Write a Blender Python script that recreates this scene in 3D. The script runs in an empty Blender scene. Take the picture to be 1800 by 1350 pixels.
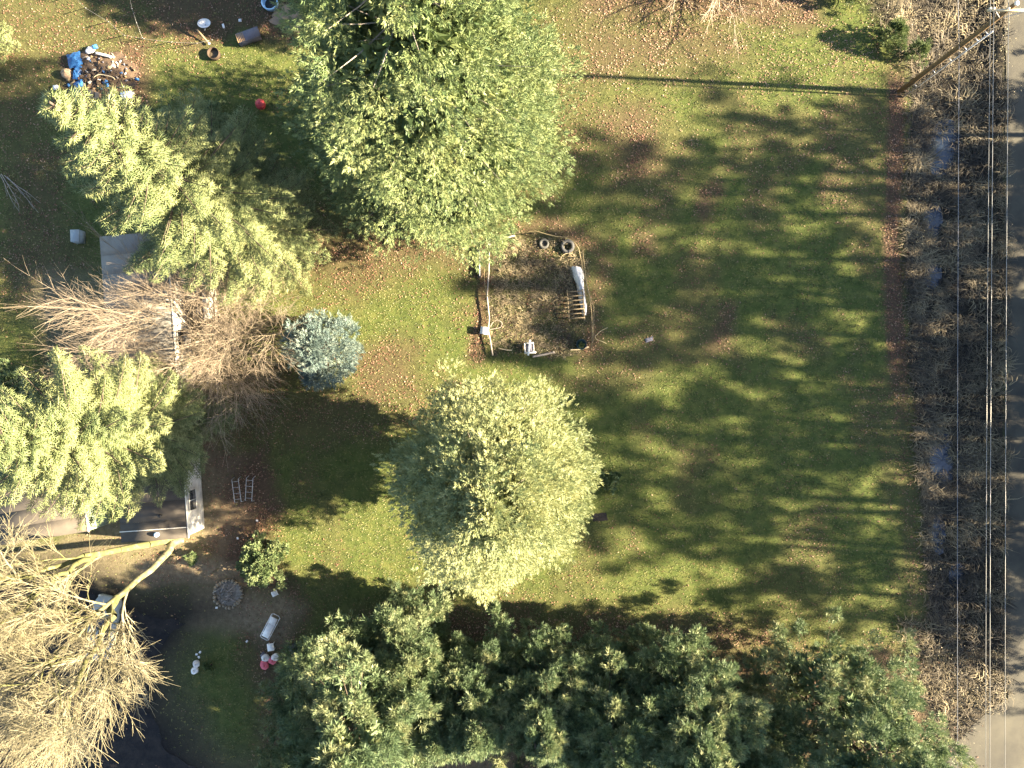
import bpy, math, random
import numpy as np
from mathutils import Vector, Matrix
R = math.radians
# ------------------------------------------------------------------ camera, sky, sun, exposure
SC = bpy.context.scene
COL = SC.collection
HC = 47.0                      # drone height
S = 70.0 / 1800.0              # metres per photo pixel on the ground
cam_d = bpy.data.cameras.new('camera')
cam = bpy.data.objects.new('camera', cam_d); COL.objects.link(cam)
cam_d.sensor_width = 36; cam_d.lens = 18 * HC / 35.0
cam_d.clip_start = 0.5; cam_d.clip_end = 8000
cam.location = (0, 0, HC); cam.rotation_euler = (0, 0, 0)
SC.camera = cam
SUN_EL, SUN_AZ = 25.0, -3.0    # azimuth counted from +X
w = bpy.data.worlds.new('World'); SC.world = w; w.use_nodes = True
nt = w.node_tree; bg = nt.nodes['Background']
sky = nt.nodes.new('ShaderNodeTexSky'); sky.sky_type = 'NISHITA'; sky.sun_disc = False
sky.sun_elevation = R(SUN_EL); sky.sun_rotation = R(90 - SUN_AZ)
nt.links.new(sky.outputs[0], bg.inputs[0]); bg.inputs[1].default_value = 0.047
sd = bpy.data.lights.new('sun', 'SUN'); sun = bpy.data.objects.new('sun', sd); COL.objects.link(sun)
sd.energy = 5.0; sd.angle = R(0.7); sd.color = (1.0, 0.84, 0.58)
sv = Vector((math.cos(R(SUN_EL)) * math.cos(R(SUN_AZ)), math.cos(R(SUN_EL)) * math.sin(R(SUN_AZ)), math.sin(R(SUN_EL))))
sun.rotation_euler = sv.to_track_quat('Z', 'Y').to_euler()
SC.view_settings.view_transform = 'Standard'; SC.view_settings.look = 'None'
SC.view_settings.exposure = 3.32; SC.view_settings.gamma = 1.0
SC.view_settings.use_curve_mapping = False

# ------------------------------------------------------------------ helpers
def P(px, py, h=0.0):
    """photo pixel -> world point at height h"""
    k = S * (HC - h) / HC
    return Vector(((px - 900) * k, (675 - py) * k, h))
rng = np.random.default_rng(7)
random.seed(7)

def vnoise(x, y, sc, seed=0):
    x = np.asarray(x, float) / sc; y = np.asarray(y, float) / sc
    xi = np.floor(x).astype(np.int64); yi = np.floor(y).astype(np.int64)
    fx = x - xi; fy = y - yi
    fx = fx * fx * (3 - 2 * fx); fy = fy * fy * (3 - 2 * fy)
    def h(a, b):
        n = (a * 374761393 + b * 668265263 + seed * 974711) & 0x7fffffff
        n = ((n ^ (n >> 13)) * 1274126177) & 0x7fffffff
        return ((n ^ (n >> 16)) & 0xffff) / 65535.0
    return (h(xi, yi) * (1 - fx) + h(xi + 1, yi) * fx) * (1 - fy) + (h(xi, yi + 1) * (1 - fx) + h(xi + 1, yi + 1) * fx) * fy
def fbm(x, y, sc, seed=0):
    return .55 * vnoise(x, y, sc, seed) + .3 * vnoise(x, y, sc * .47, seed + 1) + .15 * vnoise(x, y, sc * .21, seed + 2)

def norm(v):
    return v / np.maximum(np.linalg.norm(v, axis=-1, keepdims=True), 1e-9)
def basis(d, roll=None):
    """(n,3) directions -> (n,3,3) matrices whose Z column is d"""
    d = norm(np.asarray(d, float))
    up = np.where(np.abs(d[:, 2:3]) > .95, np.array([[1., 0, 0]]), np.array([[0, 0, 1.]]))
    x = norm(np.cross(up, d)); y = np.cross(d, x)
    if roll is not None:
        c, s = np.cos(roll)[:, None], np.sin(roll)[:, None]
        x, y = x * c + y * s, y * c - x * s
    return np.stack([x, y, d], axis=2)

class MB:
    def __init__(self): self.v = []; self.f = []; self.t = []; self.n = 0
    def add(self, v, f, tint=0.5):
        v = np.asarray(v, float).reshape(-1, 3); f = np.asarray(f, np.int64)
        self.v.append(v); self.f.append(f + self.n); self.n += len(v)
        self.t.append(np.broadcast_to(np.asarray(tint, float), (len(v),)) if np.ndim(tint) < 1 or len(np.atleast_1d(tint)) == len(v) else np.full(len(v), .5))
        return self
    def scatter(self, tv, tf, pos, rot, scale, tint=None):
        n, m = len(pos), len(tv)
        if n == 0: return self
        scale = np.asarray(scale, float)
        if scale.ndim == 1: scale = np.repeat(scale[:, None], 3, 1)
        v = np.einsum('nij,nmj->nmi', rot, tv[None] * scale[:, None, :]) + pos[:, None, :]
        f = (np.asarray(tf)[None] + (np.arange(n) * m)[:, None, None]).reshape(-1, np.asarray(tf).shape[1])
        t = np.repeat(np.full(n, .5) if tint is None else tint, m)
        return self.add(v.reshape(-1, 3), f, t)
    def prisms(self, p0, p1, r0, r1, sides=4, tint=None):
        p0 = np.asarray(p0, float); p1 = np.asarray(p1, float); n = len(p0)
        B = basis(p1 - p0)
        a = np.arange(sides) * 2 * math.pi / sides
        ring = np.stack([np.cos(a), np.sin(a), np.zeros(sides)], 1)
        q = np.einsum('nij,sj->nsi', B, ring)
        v0 = p0[:, None] + q * np.asarray(r0, float)[:, None, None]
        v1 = p1[:, None] + q * np.asarray(r1, float)[:, None, None]
        v = np.concatenate([v0, v1], 1)
        i = np.arange(sides); j = (i + 1) % sides
        tf = np.stack([i, j, j + sides, i + sides], 1)
        f = (tf[None] + (np.arange(n) * 2 * sides)[:, None, None]).reshape(-1, 4)
        t = np.repeat(np.full(n, .5) if tint is None else tint, 2 * sides)
        return self.add(v.reshape(-1, 3), f, t)
    def tube(self, pts, rad, sides=6, tint=.5):
        pts = np.asarray([tuple(p) for p in pts], float); n = len(pts)
        rad = np.broadcast_to(np.asarray(rad, float), (n,))
        d = np.gradient(pts, axis=0); d = norm(d)
        ref = np.array([0, 0, 1.]) if abs(d[:, 2]).mean() < .8 else np.array([1., 0, 0])
        x = norm(np.cross(np.broadcast_to(ref, d.shape), d)); y = np.cross(d, x)
        a = np.arange(sides) * 2 * math.pi / sides
        v = pts[:, None] + (x[:, None] * np.cos(a)[None, :, None] + y[:, None] * np.sin(a)[None, :, None]) * rad[:, None, None]
        f = []
        for k in range(n - 1):
            for s in range(sides):
                t2 = (s + 1) % sides
                f.append((k * sides + s, k * sides + t2, (k + 1) * sides + t2, (k + 1) * sides + s))
        self.add(v.reshape(-1, 3), f, tint)
        # caps as quads/tris fans
        c0 = [(0, s + 1, s) for s in range(1, sides - 1)]
        b = self.n - n * sides
        self.f.append(np.asarray(c0) + b)
        e = (n - 1) * sides
        self.f.append(np.asarray([(e, e + s, e + s + 1) for s in range(1, sides - 1)]) + b)
        return self
    def box(self, c, size, rz=0, M=None, tint=.5, taper=1.0):
        sx, sy, sz = [s / 2 for s in size]
        v = np.array([(-sx, -sy, -sz), (sx, -sy, -sz), (sx, sy, -sz), (-sx, sy, -sz),
                      (-sx * taper, -sy * taper, sz), (sx * taper, -sy * taper, sz), (sx * taper, sy * taper, sz), (-sx * taper, sy * taper, sz)])
        if M is None: M = Matrix.Rotation(rz, 3, 'Z')
        v = v @ np.array(M.to_3x3()).T + np.array(tuple(c))
        return self.add(v, [(0, 3, 2, 1), (4, 5, 6, 7), (0, 1, 5, 4), (1, 2, 6, 5), (2, 3, 7, 6), (3, 0, 4, 7)], tint)
    def lathe(self, prof, c=(0, 0, 0), sides=16, M=None, tint=.5, squash=(1, 1)):
        a = np.arange(sides) * 2 * math.pi / sides
        v = np.array([[(r * math.cos(t) * squash[0], r * math.sin(t) * squash[1], z) for t in a] for r, z in prof]).reshape(-1, 3)
        if M is not None: v = v @ np.array(M.to_3x3()).T
        v = v + np.array(tuple(c)); f = []
        for k in range(len(prof) - 1):
            for s in range(sides):
                t2 = (s + 1) % sides
                f.append((k * sides + s, k * sides + t2, (k + 1) * sides + t2, (k + 1) * sides + s))
        return self.add(v, f, tint)
    def build(self, name, mat, parent=None, smooth=False, loc=None):
        v = np.concatenate(self.v)
        me = bpy.data.meshes.new(name)
        loops, starts = [], []; tot = 0
        for f in self.f:
            k = f.shape[1]
            starts.append(np.arange(len(f)) * k + tot); loops.append(f.reshape(-1)); tot += f.size
        loops = np.concatenate(loops).astype(np.int32); starts = np.concatenate(starts).astype(np.int32)
        me.vertices.add(len(v)); me.vertices.foreach_set('co', v.reshape(-1).astype(np.float32))
        me.loops.add(len(loops)); me.loops.foreach_set('vertex_index', loops)
        me.polygons.add(len(starts)); me.polygons.foreach_set('loop_start', starts)
        t = np.concatenate(self.t)
        at = me.attributes.new('tint', 'FLOAT', 'POINT'); at.data.foreach_set('value', t.astype(np.float32))
        me.update(calc_edges=True)
        if smooth: me.polygons.foreach_set('use_smooth', np.ones(len(starts), bool))
        if mat is not None: me.materials.append(mat)
        o = bpy.data.objects.new(name, me); COL.objects.link(o)
        if parent is not None: o.parent = parent
        if loc is not None: o.location = loc
        return o

def tag(o, label=None, cat=None, group=None, kind=None):
    if label: o['label'] = label
    if cat: o['category'] = cat
    if group: o['group'] = group
    if kind: o['kind'] = kind
    return o
def thing(name, loc, label, cat, rz=0, group=None):
    o = bpy.data.objects.new(name, None); COL.objects.link(o); o.empty_display_size = .3
    o.location = loc; o.rotation_euler = (0, 0, rz)
    return tag(o, label, cat, group)
def copy_tree(o, parent=None):
    c = o.copy(); COL.objects.link(c)
    if parent is not None: c.parent = parent
    for ch in list(o.children): copy_tree(ch, c)
    return c

# ------------------------------------------------------------------ materials
def _nodes(name):
    m = bpy.data.materials.new(name); m.use_nodes = True
    return m, m.node_tree, m.node_tree.nodes['Principled BSDF']
def ramp(nt, stops):
    r = nt.nodes.new('ShaderNodeValToRGB'); e = r.color_ramp.elements
    while len(e) < len(stops): e.new(.5)
    for k, (p, c) in enumerate(stops): e[k].position = p; e[k].color = (*c, 1)
    return r
def noise_n(nt, scale, detail=4, rough=.6, coord='Object'):
    tc = nt.nodes.new('ShaderNodeTexCoord'); n = nt.nodes.new('ShaderNodeTexNoise')
    n.inputs['Scale'].default_value = scale; n.inputs['Detail'].default_value = detail; n.inputs['Roughness'].default_value = rough
    nt.links.new(tc.outputs[coord], n.inputs['Vector']); return n
def mat(name, c1, c2=None, scale=4, rough=.8, bump=0, bscale=None, metal=0, spec=.3):
    m, nt, b = _nodes(name)
    c2 = c2 or tuple(x * .7 for x in c1)
    n = noise_n(nt, scale, 6, .65); r = ramp(nt, [(.32, c1), (.68, c2)])
    nt.links.new(n.outputs[0], r.inputs[0]); nt.links.new(r.outputs[0], b.inputs['Base Color'])
    b.inputs['Roughness'].default_value = rough; b.inputs['Metallic'].default_value = metal; b.inputs['Specular IOR Level'].default_value = spec
    if bump:
        n2 = noise_n(nt, bscale or scale * 3, 5); bp = nt.nodes.new('ShaderNodeBump')
        bp.inputs['Strength'].default_value = bump; bp.inputs['Distance'].default_value = .03
        nt.links.new(n2.outputs[0], bp.inputs['Height']); nt.links.new(bp.outputs[0], b.inputs['Normal'])
    return m
def leaf_mat(name, stops, transl=.25, rough=.55, nscale=.35):
    """colour from the per-leaf attribute 'tint' plus a slow noise"""
    m, nt, b = _nodes(name)
    a = nt.nodes.new('ShaderNodeAttribute'); a.attribute_name = 'tint'
    n = noise_n(nt, nscale, 2)
    mx = nt.nodes.new('ShaderNodeMath'); mx.operation = 'MULTIPLY_ADD'
    nt.links.new(n.outputs[0], mx.inputs[0]); mx.inputs[1].default_value = .6
    sb = nt.nodes.new('ShaderNodeMath'); sb.operation = 'SUBTRACT'; nt.links.new(a.outputs['Fac'], sb.inputs[0]); sb.inputs[1].default_value = .3
    nt.links.new(sb.outputs[0], mx.inputs[2])
    r = ramp(nt, stops); nt.links.new(mx.outputs[0], r.inputs[0])
    nt.links.new(r.outputs[0], b.inputs['Base Color']); b.inputs['Roughness'].default_value = rough
    b.inputs['Specular IOR Level'].default_value = .35
    tr = nt.nodes.new('ShaderNodeBsdfTranslucent'); nt.links.new(r.outputs[0], tr.inputs['Color'])
    ms = nt.nodes.new('ShaderNodeMixShader'); ms.inputs[0].default_value = transl
    nt.links.new(b.outputs[0], ms.inputs[1]); nt.links.new(tr.outputs[0], ms.inputs[2])
    nt.links.new(ms.outputs[0], nt.nodes['Material Output'].inputs['Surface'])
    return m
M = {}
M['sequoia'] = leaf_mat('sequoia_foliage', [(0, (.06, .10, .042)), (.5, (.135, .175, .068)), (1, (.28, .30, .125))], .15)
M['sequoia_pale'] = leaf_mat('pale_sequoia_foliage', [(0, (.11, .15, .07)), (.5, (.25, .275, .125)), (1, (.43, .42, .20))], .15)
M['fir'] = leaf_mat('fir_foliage', [(0, (.055, .085, .035)), (.45, (.14, .175, .068)), (1, (.34, .345, .155))], .2)
M['pine'] = leaf_mat('pine_needles', [(0, (.06, .095, .045)), (.5, (.12, .168, .080)), (1, (.32, .325, .165))], .2)
M['blue'] = leaf_mat('blue_conifer_foliage', [(0, (.08, .125, .12)), (.5, (.16, .215, .20)), (1, (.28, .32, .26))], .2)
M['shrub'] = leaf_mat('shrub_leaves', [(0, (.06, .10, .04)), (.5, (.15, .20, .09)), (1, (.33, .35, .18))], .25)
M['hedge'] = leaf_mat('bright_shrub_leaves', [(0, (.045, .075, .025)), (.5, (.10, .14, .05)), (1, (.20, .22, .09))], .2)
M['grass'] = leaf_mat('lawn_grass', [(0, (.045, .07, .02)), (.45, (.13, .14, .045)), (1, (.26, .235, .095))], .3, nscale=.5)
M['leaves'] = leaf_mat('dead_leaves', [(0, (.065, .03, .021)), (.5, (.19, .09, .057)), (1, (.40, .275, .19))], .15, .7)
M['drygrass'] = leaf_mat('dry_grass', [(0, (.035, .03, .025)), (.5, (.125, .10, .065)), (1, (.34, .275, .16))], .2, .7)
M['weeds'] = leaf_mat('bramble_leaves', [(0, (.05, .05, .02)), (.5, (.165, .14, .075)), (1, (.48, .41, .27))], .2, .6)
M['bark'] = mat('conifer_bark', (.11, .085, .065), (.055, .042, .034), 3, .9, .6)
M['moss_twig'] = leaf_mat('mossy_twigs', [(0, (.12, .105, .06)), (.5, (.25, .22, .135)), (1, (.42, .37, .24))], 0, .7, 1.2)
M['twig'] = leaf_mat('bare_twigs', [(0, (.13, .10, .078)), (.5, (.25, .20, .145)), (1, (.42, .355, .26))], 0, .7, 1.2)
M['moss_bark'] = leaf_mat('mossy_bark', [(0, (.05, .05, .03)), (.36, (.10, .10, .035)), (.46, (.13, .12, .075)), (.6, (.20, .18, .135)), (1, (.26, .24, .19))], 0, .9, 3.2)
M['greybark'] = mat('grey_branch', (.34, .30, .26), (.2, .17, .15), 5, .9)
M['asphalt'] = mat('asphalt', (.078, .071, .053), (.040, .037, .031), .45, .9, .3, 40)
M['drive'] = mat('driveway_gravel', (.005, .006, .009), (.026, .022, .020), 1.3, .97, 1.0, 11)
M['water'] = mat('ditch_water', (.018, .03, .05), (.03, .04, .055), .6, .12, .05, 6, spec=.5)
M['roof_dark'] = mat('dark_roof_felt', (.05, .043, .038), (.085, .072, .058), .7, .85, .25, 12)
M['roof_grey'] = mat('grey_roof_metal', (.14, .132, .12), (.21, .195, .17), .9, .7, .2, 10)
M['white_wall'] = mat('white_siding', (.72, .70, .66), (.48, .45, .40), 1.4, .7, .1)
M['green_wall'] = mat('green_siding', (.36, .42, .33), (.26, .31, .24), 1.5, .75, .1)
M['trim'] = mat('white_trim', (.74, .70, .63), (.52, .47, .40), 3, .6)
M['glass'] = mat('window_glass', (.03, .035, .04), (.05, .05, .055), 2, .1, spec=.6)
M['deckwood'] = mat('deck_boards', (.30, .25, .19), (.19, .155, .12), 3, .85, .3)
M['wood'] = mat('weathered_wood', (.23, .175, .105), (.14, .105, .065), 5, .85, .3)
M['palewood'] = mat('pale_wood', (.58, .47, .30), (.40, .31, .19), 5, .8, .2)
M['pole'] = mat('pole_wood', (.20, .125, .055), (.125, .08, .04), 4, .85, .3)
M['galv'] = mat('galvanised_steel', (.50, .50, .50), (.36, .36, .37), 6, .45, metal=.4)
M['wire'] = mat('aluminium_wire', (.30, .29, .27), (.22, .21, .2), 2, .4, metal=.3)
M['darkwire'] = mat('cable_sheath', (.24, .25, .29), (.16, .17, .2), 2, .5)
M['white'] = mat('white_plastic', (.78, .77, .76), (.62, .61, .60), 5, .5)
M['whitecloth'] = mat('white_cloth', (.72, .69, .67), (.52, .49, .47), 6, .9, .4, 14)
M['pink'] = mat('pink_cloth', (.66, .16, .20), (.52, .10, .14), 6, .9, .3)
M['red'] = mat('red_ball', (.50, .06, .065), (.36, .04, .048), 5, .45)
M['bluetarp'] = mat('blue_tarp', (.018, .07, .20), (.04, .15, .36), 5, .4, .4)
M['bluering'] = mat('pale_blue_plastic', (.30, .52, .74), (.42, .62, .80), 4, .4)
M['rubber'] = mat('tyre_rubber', (.05, .05, .052), (.08, .078, .075), 9, .8, .2)
M['greytyre'] = mat('dusty_tyre', (.10, .096, .088), (.06, .058, .054), 9, .85, .2)
M['black'] = mat('black_plastic', (.02, .02, .023), (.03, .03, .03), 5, .5)
M['greybox'] = mat('grey_box_paint', (.28, .31, .32), (.22, .25, .26), 5, .6)
M['couch'] = mat('grey_fabric', (.15, .145, .175), (.10, .10, .13), 7, .9, .3)
M['stone'] = mat('fire_stone', (.27, .235, .18), (.15, .13, .10), 4, .9, .5)
M['ash'] = mat('fire_ash', (.26, .235, .20), (.08, .07, .06), 7, .95, .6)
M['rust'] = mat('rusty_steel', (.075, .05, .035), (.04, .03, .022), 8, .85, .3, metal=.2)
M['cardboard'] = mat('cardboard', (.34, .23, .13), (.24, .16, .09), 5, .9)
M['tan'] = mat('tan_tarp', (.34, .235, .15), (.21, .145, .10), 2.5, .8, .4)
M['teal'] = mat('dark_teal', (.015, .035, .04), (.012, .028, .032), 5, .5)
M['debris'] = mat('brown_debris', (.12, .08, .05), (.045, .033, .026), 3.5, .95, .9, 9)
M['hose'] = mat('straw_hose', (.26, .21, .12), (.17, .13, .07), 4, .7)

# ------------------------------------------------------------------ ground zones (photo pixels -> weights)
def poly_w(px, py, poly, soft):
    """soft inside-weight of a polygon in photo pixels"""
    px = np.asarray(px, float); py = np.asarray(py, float)
    ins = np.zeros(px.shape, bool); dist = np.full(px.shape, 1e9)
    n = len(poly)
    for i in range(n):
        x0, y0 = poly[i]; x1, y1 = poly[(i + 1) % n]
        c = ((y0 > py) != (y1 > py))
        with np.errstate(divide='ignore', invalid='ignore'):
            xx = (x1 - x0) * (py - y0) / (y1 - y0 + 1e-12) + x0
        ins ^= c & (px < xx)
        ex, ey = x1 - x0, y1 - y0; t = np.clip(((px - x0) * ex + (py - y0) * ey) / (ex * ex + ey * ey), 0, 1)
        dist = np.minimum(dist, np.hypot(px - x0 - t * ex, py - y0 - t * ey))
    sd_ = np.where(ins, dist, -dist)
    t = np.clip(sd_ / soft * .5 + .5, 0, 1)
    return t * t * (3 - 2 * t)
LAWN_EDGE = [(1500, -200), (1540, 40), (1556, 160), (1552, 300), (1546, 420), (1548, 520), (1556, 640), (1566, 740), (1576, 860), (1582, 980), (1590, 1100), (1596, 1400)]
def edge_x(py): 
    return np.interp(py, [p[1] for p in LAWN_EDGE], [p[0] for p in LAWN_EDGE])
PAVE = [(-200, 960), (150, 985), (245, 1035), (330, 1045), (395, 1075), (350, 1110), (315, 1160), (312, 1230), (350, 1300), (420, 1350), (480, 1480), (500, 1700), (-200, 1700)]
def zones(px, py):
    j = (fbm(px, py, 90, 3) - .5) * 70; k = (fbm(px, py, 70, 9) - .5) * 70
    qx, qy = px + j, py + k
    ex = edge_x(py)
    ditch = np.clip((px - (ex + 38) + j * .25) / 14, 0, 1) * np.clip((1772 + k * .08 - px) / 6, 0, 1)
    strip = np.clip((px - ex + j * .1) / 9, 0, 1) * np.clip((ex + 48 + k * .2 - px) / 14, 0, 1) * np.clip((py - 90) / 60, 0, 1) * (1 - .55 * np.clip((py - 620) / 150, 0, 1))
    bed = poly_w(qx * .6 + px * .4, qy * .6 + py * .4, [(862, 430), (905, 415), (1000, 430), (1022, 470), (1032, 560), (1030, 620), (870, 622), (860, 520)], 10)
    br = np.zeros_like(np.asarray(px, float))
    for poly, sf, a in [
        ([(360, 790), (470, 780), (490, 880), (470, 940), (530, 1050), (420, 1050), (350, 960), (370, 900)], 30, 1),
        ([(250, 960), (430, 930), (470, 1030), (430, 1060), (250, 1035)], 20, .6),
        ([(380, 1040), (540, 1050), (540, 1180), (420, 1160)], 30, .7),
        ([(380, 640), (520, 650), (480, 800), (380, 760)], 40, .6),
        ([(620, 600), (750, 610), (740, 730), (640, 720)], 40, .75),
        ([(480, 380), (720, 380), (860, 440), (850, 480), (520, 520)], 50, .75),
        ([(830, 430), (860, 430), (870, 640), (835, 640)], 14, .9),
        ([(890, 380), (1040, 400), (1080, 640), (1030, 640), (1030, 450), (900, 415)], 24, .9),
        ([(1000, 20), (1300, 30), (1330, 120), (1010, 150)], 60, .75),
        ([(1040, 190), (1160, 180), (1170, 330), (1060, 330)], 50, .8),
        ([(1240, 320), (1262, 320), (1262, 400), (1238, 400)], 16, .9),
        ([(1448, 200), (1470, 200), (1470, 350), (1446, 350)], 12, .6),
        ([(1250, 520), (1300, 520), (1300, 640), (1250, 640)], 22, .8),
        ([(1090, 400), (1140, 400), (1140, 460), (1090, 460)], 20, .75),
        ([(0, 240), (120, 250), (150, 480), (60, 560), (0, 560)], 50, .6), ([(480, 700), (640, 660), (690, 780), (500, 800)], 40, .55), ([(960, 660), (1140, 640), (1130, 690), (1000, 700)], 30, .4),
        ([(1000, -80), (1460, -80), (1450, 40), (1000, 40)], 30, .9),
        ([(-50, -60), (330, -60), (330, 80), (250, 110), (120, 130), (60, 260), (-50, 260)], 50, .5),
        ([(100, 80), (280, 80), (270, 200), (100, 200)], 26, .9),
        ([(250, -60), (540, -60), (540, 70), (420, 60), (250, 90)], 24, .85),
        ([(620, 1060), (1300, 1100), (1300, 1170), (620, 1160)], 50, .85),
        ([(1080, 1090), (1340, 1080), (1380, 1140), (1090, 1150)], 40, .8),
        ([(440, 1120), (1700, 1150), (1700, 1700), (440, 1700)], 40, .9)]:
        br = np.maximum(br, a * poly_w(qx, qy, poly, sf))
    br = np.maximum(br, .42 * np.clip((fbm(px, py * .8, 95, 21) - .5) * 7, 0, 1) * (.3 + .7 * np.clip((1250 - py) / 500, 0, 1)))
    br = np.maximum(br, strip); br = np.maximum(br, bed * (.25 + .5 * (fbm(px, py, 30, 33) > .5)))
    dirt = np.zeros_like(br)
    for poly, sf, a in [([(240, 975), (420, 985), (430, 1052), (250, 1048)], 20, .9), ([(60, 500), (390, 420), (400, 960), (150, 1000)], 40, .7),
                        ([(330, 1040), (520, 1050), (500, 1130), (330, 1120)], 25, .85), ([(-100, 950), (200, 950), (330, 1000), (390, 1050), (250, 1040), (-100, 1000)], 20, .7), ([(700, 1240), (900, 1240), (900, 1500), (700, 1500)], 30, .5)]:
        dirt = np.maximum(dirt, a * poly_w(qx, qy, poly, sf))
    dry = np.maximum(ditch, bed * .5)
    dry = np.maximum(dry, .9 * poly_w(qx, qy, [(1500, -100), (1780, -100), (1780, 200), (1600, 160), (1560, 60)], 20))
    dry = np.maximum(dry, .8 * poly_w(qx, qy, [(1590, 1100), (1790, 1060), (1790, 1210), (1700, 1290), (1600, 1250)], 20))
    global W_GRAVEL
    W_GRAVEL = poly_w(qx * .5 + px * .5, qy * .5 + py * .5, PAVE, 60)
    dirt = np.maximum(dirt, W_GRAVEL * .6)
    return np.clip(br, 0, 1), np.clip(dirt, 0, 1), np.clip(dry, 0, 1), ditch, bed
POOLS = [(1672, 255, 30, 52), (1660, 812, 26, 52), (1652, 385, 16, 26), (1694, 1015, 16, 24), (1650, 480, 18, 30), (1655, 945, 14, 40)]
def terrain(x, y):
    px, py = x / S + 900, 675 - y / S
    ex = edge_x(py)
    t = np.clip((px - ex - 30) / 60, 0, 1) * np.clip((1768 - px) / 40, 0, 1)
    t = t * t * (3 - 2 * t) * np.clip((1180 - py) / 80, 0, 1)
    z = -.55 * t + .05 * (fbm(x, y, 6, 40) - .5) * np.clip(1 - t, 0, 1) + .16 * t * (fbm(x, y, 1.8, 44) - .5)
    for bx, by, sx, sy in POOLS: z = z - .34 * np.exp(-((px - bx) / sx) ** 2 - ((py - by) / sy) ** 2)
    flat = np.clip((px - 1752) / 14, 0, 1)
    return z * (1 - flat) - .03 * flat

def axis(a, b, st, ext):
    c = np.arange(a, b + st * .5, st)
    return np.concatenate([[a - e for e in ext[::-1]], c, [b + e for e in ext]])
EXT = [3, 10, 30, 90, 300, 1000, 2500]
gx = axis(-40, 38, .3, EXT); gy = axis(-30, 30, .3, EXT)
GX, GY = np.meshgrid(gx, gy)
gz = terrain(GX, GY)
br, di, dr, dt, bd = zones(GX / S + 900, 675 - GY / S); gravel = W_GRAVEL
gmb = MB(); nx, ny = len(gx), len(gy)
i, j = np.meshgrid(np.arange(nx - 1), np.arange(ny - 1)); i = i.ravel(); j = j.ravel()
gmb.add(np.stack([GX.ravel(), GY.ravel(), gz.ravel()], 1), np.stack([j * nx + i, j * nx + i + 1, (j + 1) * nx + i + 1, (j + 1) * nx + i], 1))
m, nt, b = _nodes('ground_soil_and_moss')
def attr(n): 
    a = nt.nodes.new('ShaderNodeAttribute'); a.attribute_name = n; return a.outputs['Fac']
def mixc(f, a, c):
    x = nt.nodes.new('ShaderNodeMix'); x.data_type = 'RGBA'
    nt.links.new(f, x.inputs[0]); nt.links.new(a, x.inputs[6]); nt.links.new(c, x.inputs[7]); return x.outputs[2]
def ncol(sc, stops, detail=6, rough=.7):
    n = noise_n(nt, sc, detail, rough); r = ramp(nt, stops); nt.links.new(n.outputs[0], r.inputs[0]); return r.outputs[0]
g = ncol(1.4, [(.3, (.03, .045, .013)), (.5, (.07, .088, .025)), (.72, (.13, .13, .042))], 8, .75)
bw = ncol(7, [(.3, (.04, .027, .018)), (.55, (.085, .058, .037)), (.75, (.16, .11, .07))], 6, .8)
dd = ncol(3, [(.3, (.10, .075, .05)), (.55, (.19, .15, .10)), (.75, (.29, .24, .165))], 8, .75)
dy = ncol(3.5, [(.3, (.016, .015, .014)), (.55, (.045, .038, .028)), (.75, (.12, .092, .056))], 8, .8)
c = mixc(attr('w_brown'), g, bw); c = mixc(attr('w_dirt'), c, dd); c = mixc(attr('w_dry'), c, dy)
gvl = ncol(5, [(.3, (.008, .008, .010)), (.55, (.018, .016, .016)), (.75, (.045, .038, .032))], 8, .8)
c = mixc(attr('w_gravel'), c, gvl)
nt.links.new(c, b.inputs['Base Color']); b.inputs['Roughness'].default_value = .95; b.inputs['Specular IOR Level'].default_value = .1
n2 = noise_n(nt, 9, 6, .75); bp = nt.nodes.new('ShaderNodeBump'); bp.inputs['Strength'].default_value = .7; bp.inputs['Distance'].default_value = .08
nt.links.new(n2.outputs[0], bp.inputs['Height']); nt.links.new(bp.outputs[0], b.inputs['Normal'])
ground = gmb.build('ground', m, smooth=True); tag(ground, kind='structure')
for nm, a in (('w_brown', br), ('w_dirt', di), ('w_dry', dr), ('w_gravel', gravel)):
    at = ground.data.attributes.new(nm, 'FLOAT', 'POINT'); at.data.foreach_set('value', a.ravel().astype(np.float32))

def sheet(name, pts, z, mt, thick=None):
    mb = MB(); n = len(pts)
    v = [(p[0], p[1], z) for p in pts]
    me = bpy.data.meshes.new(name); me.from_pydata(v, [], [tuple(range(n))][:1]); me.materials.append(mt)
    if me.polygons[0].normal.z < 0: me.flip_normals()
    o = bpy.data.objects.new(name, me); COL.objects.link(o); return tag(o, kind='structure')
def pts(*pp): return [P(a, b_) for a, b_ in pp]
def rough_pts(*pp):
    out = []; n = len(pp)
    for k in range(n):
        (x0, y0), (x1, y1) = pp[k], pp[(k + 1) % n]; m_ = max(1, int(math.hypot(x1 - x0, y1 - y0) / 9))
        for q in range(m_):
            x_, y_ = x0 + (x1 - x0) * q / m_, y0 + (y1 - y0) * q / m_
            out.append(P(x_ + 22 * (fbm(x_, y_, 30, 7) - .5) + 8 * (fbm(x_, y_, 7, 8) - .5), y_ + 22 * (fbm(x_, y_, 30, 17) - .5) + 8 * (fbm(x_, y_, 7, 18) - .5)))
    return out
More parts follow.
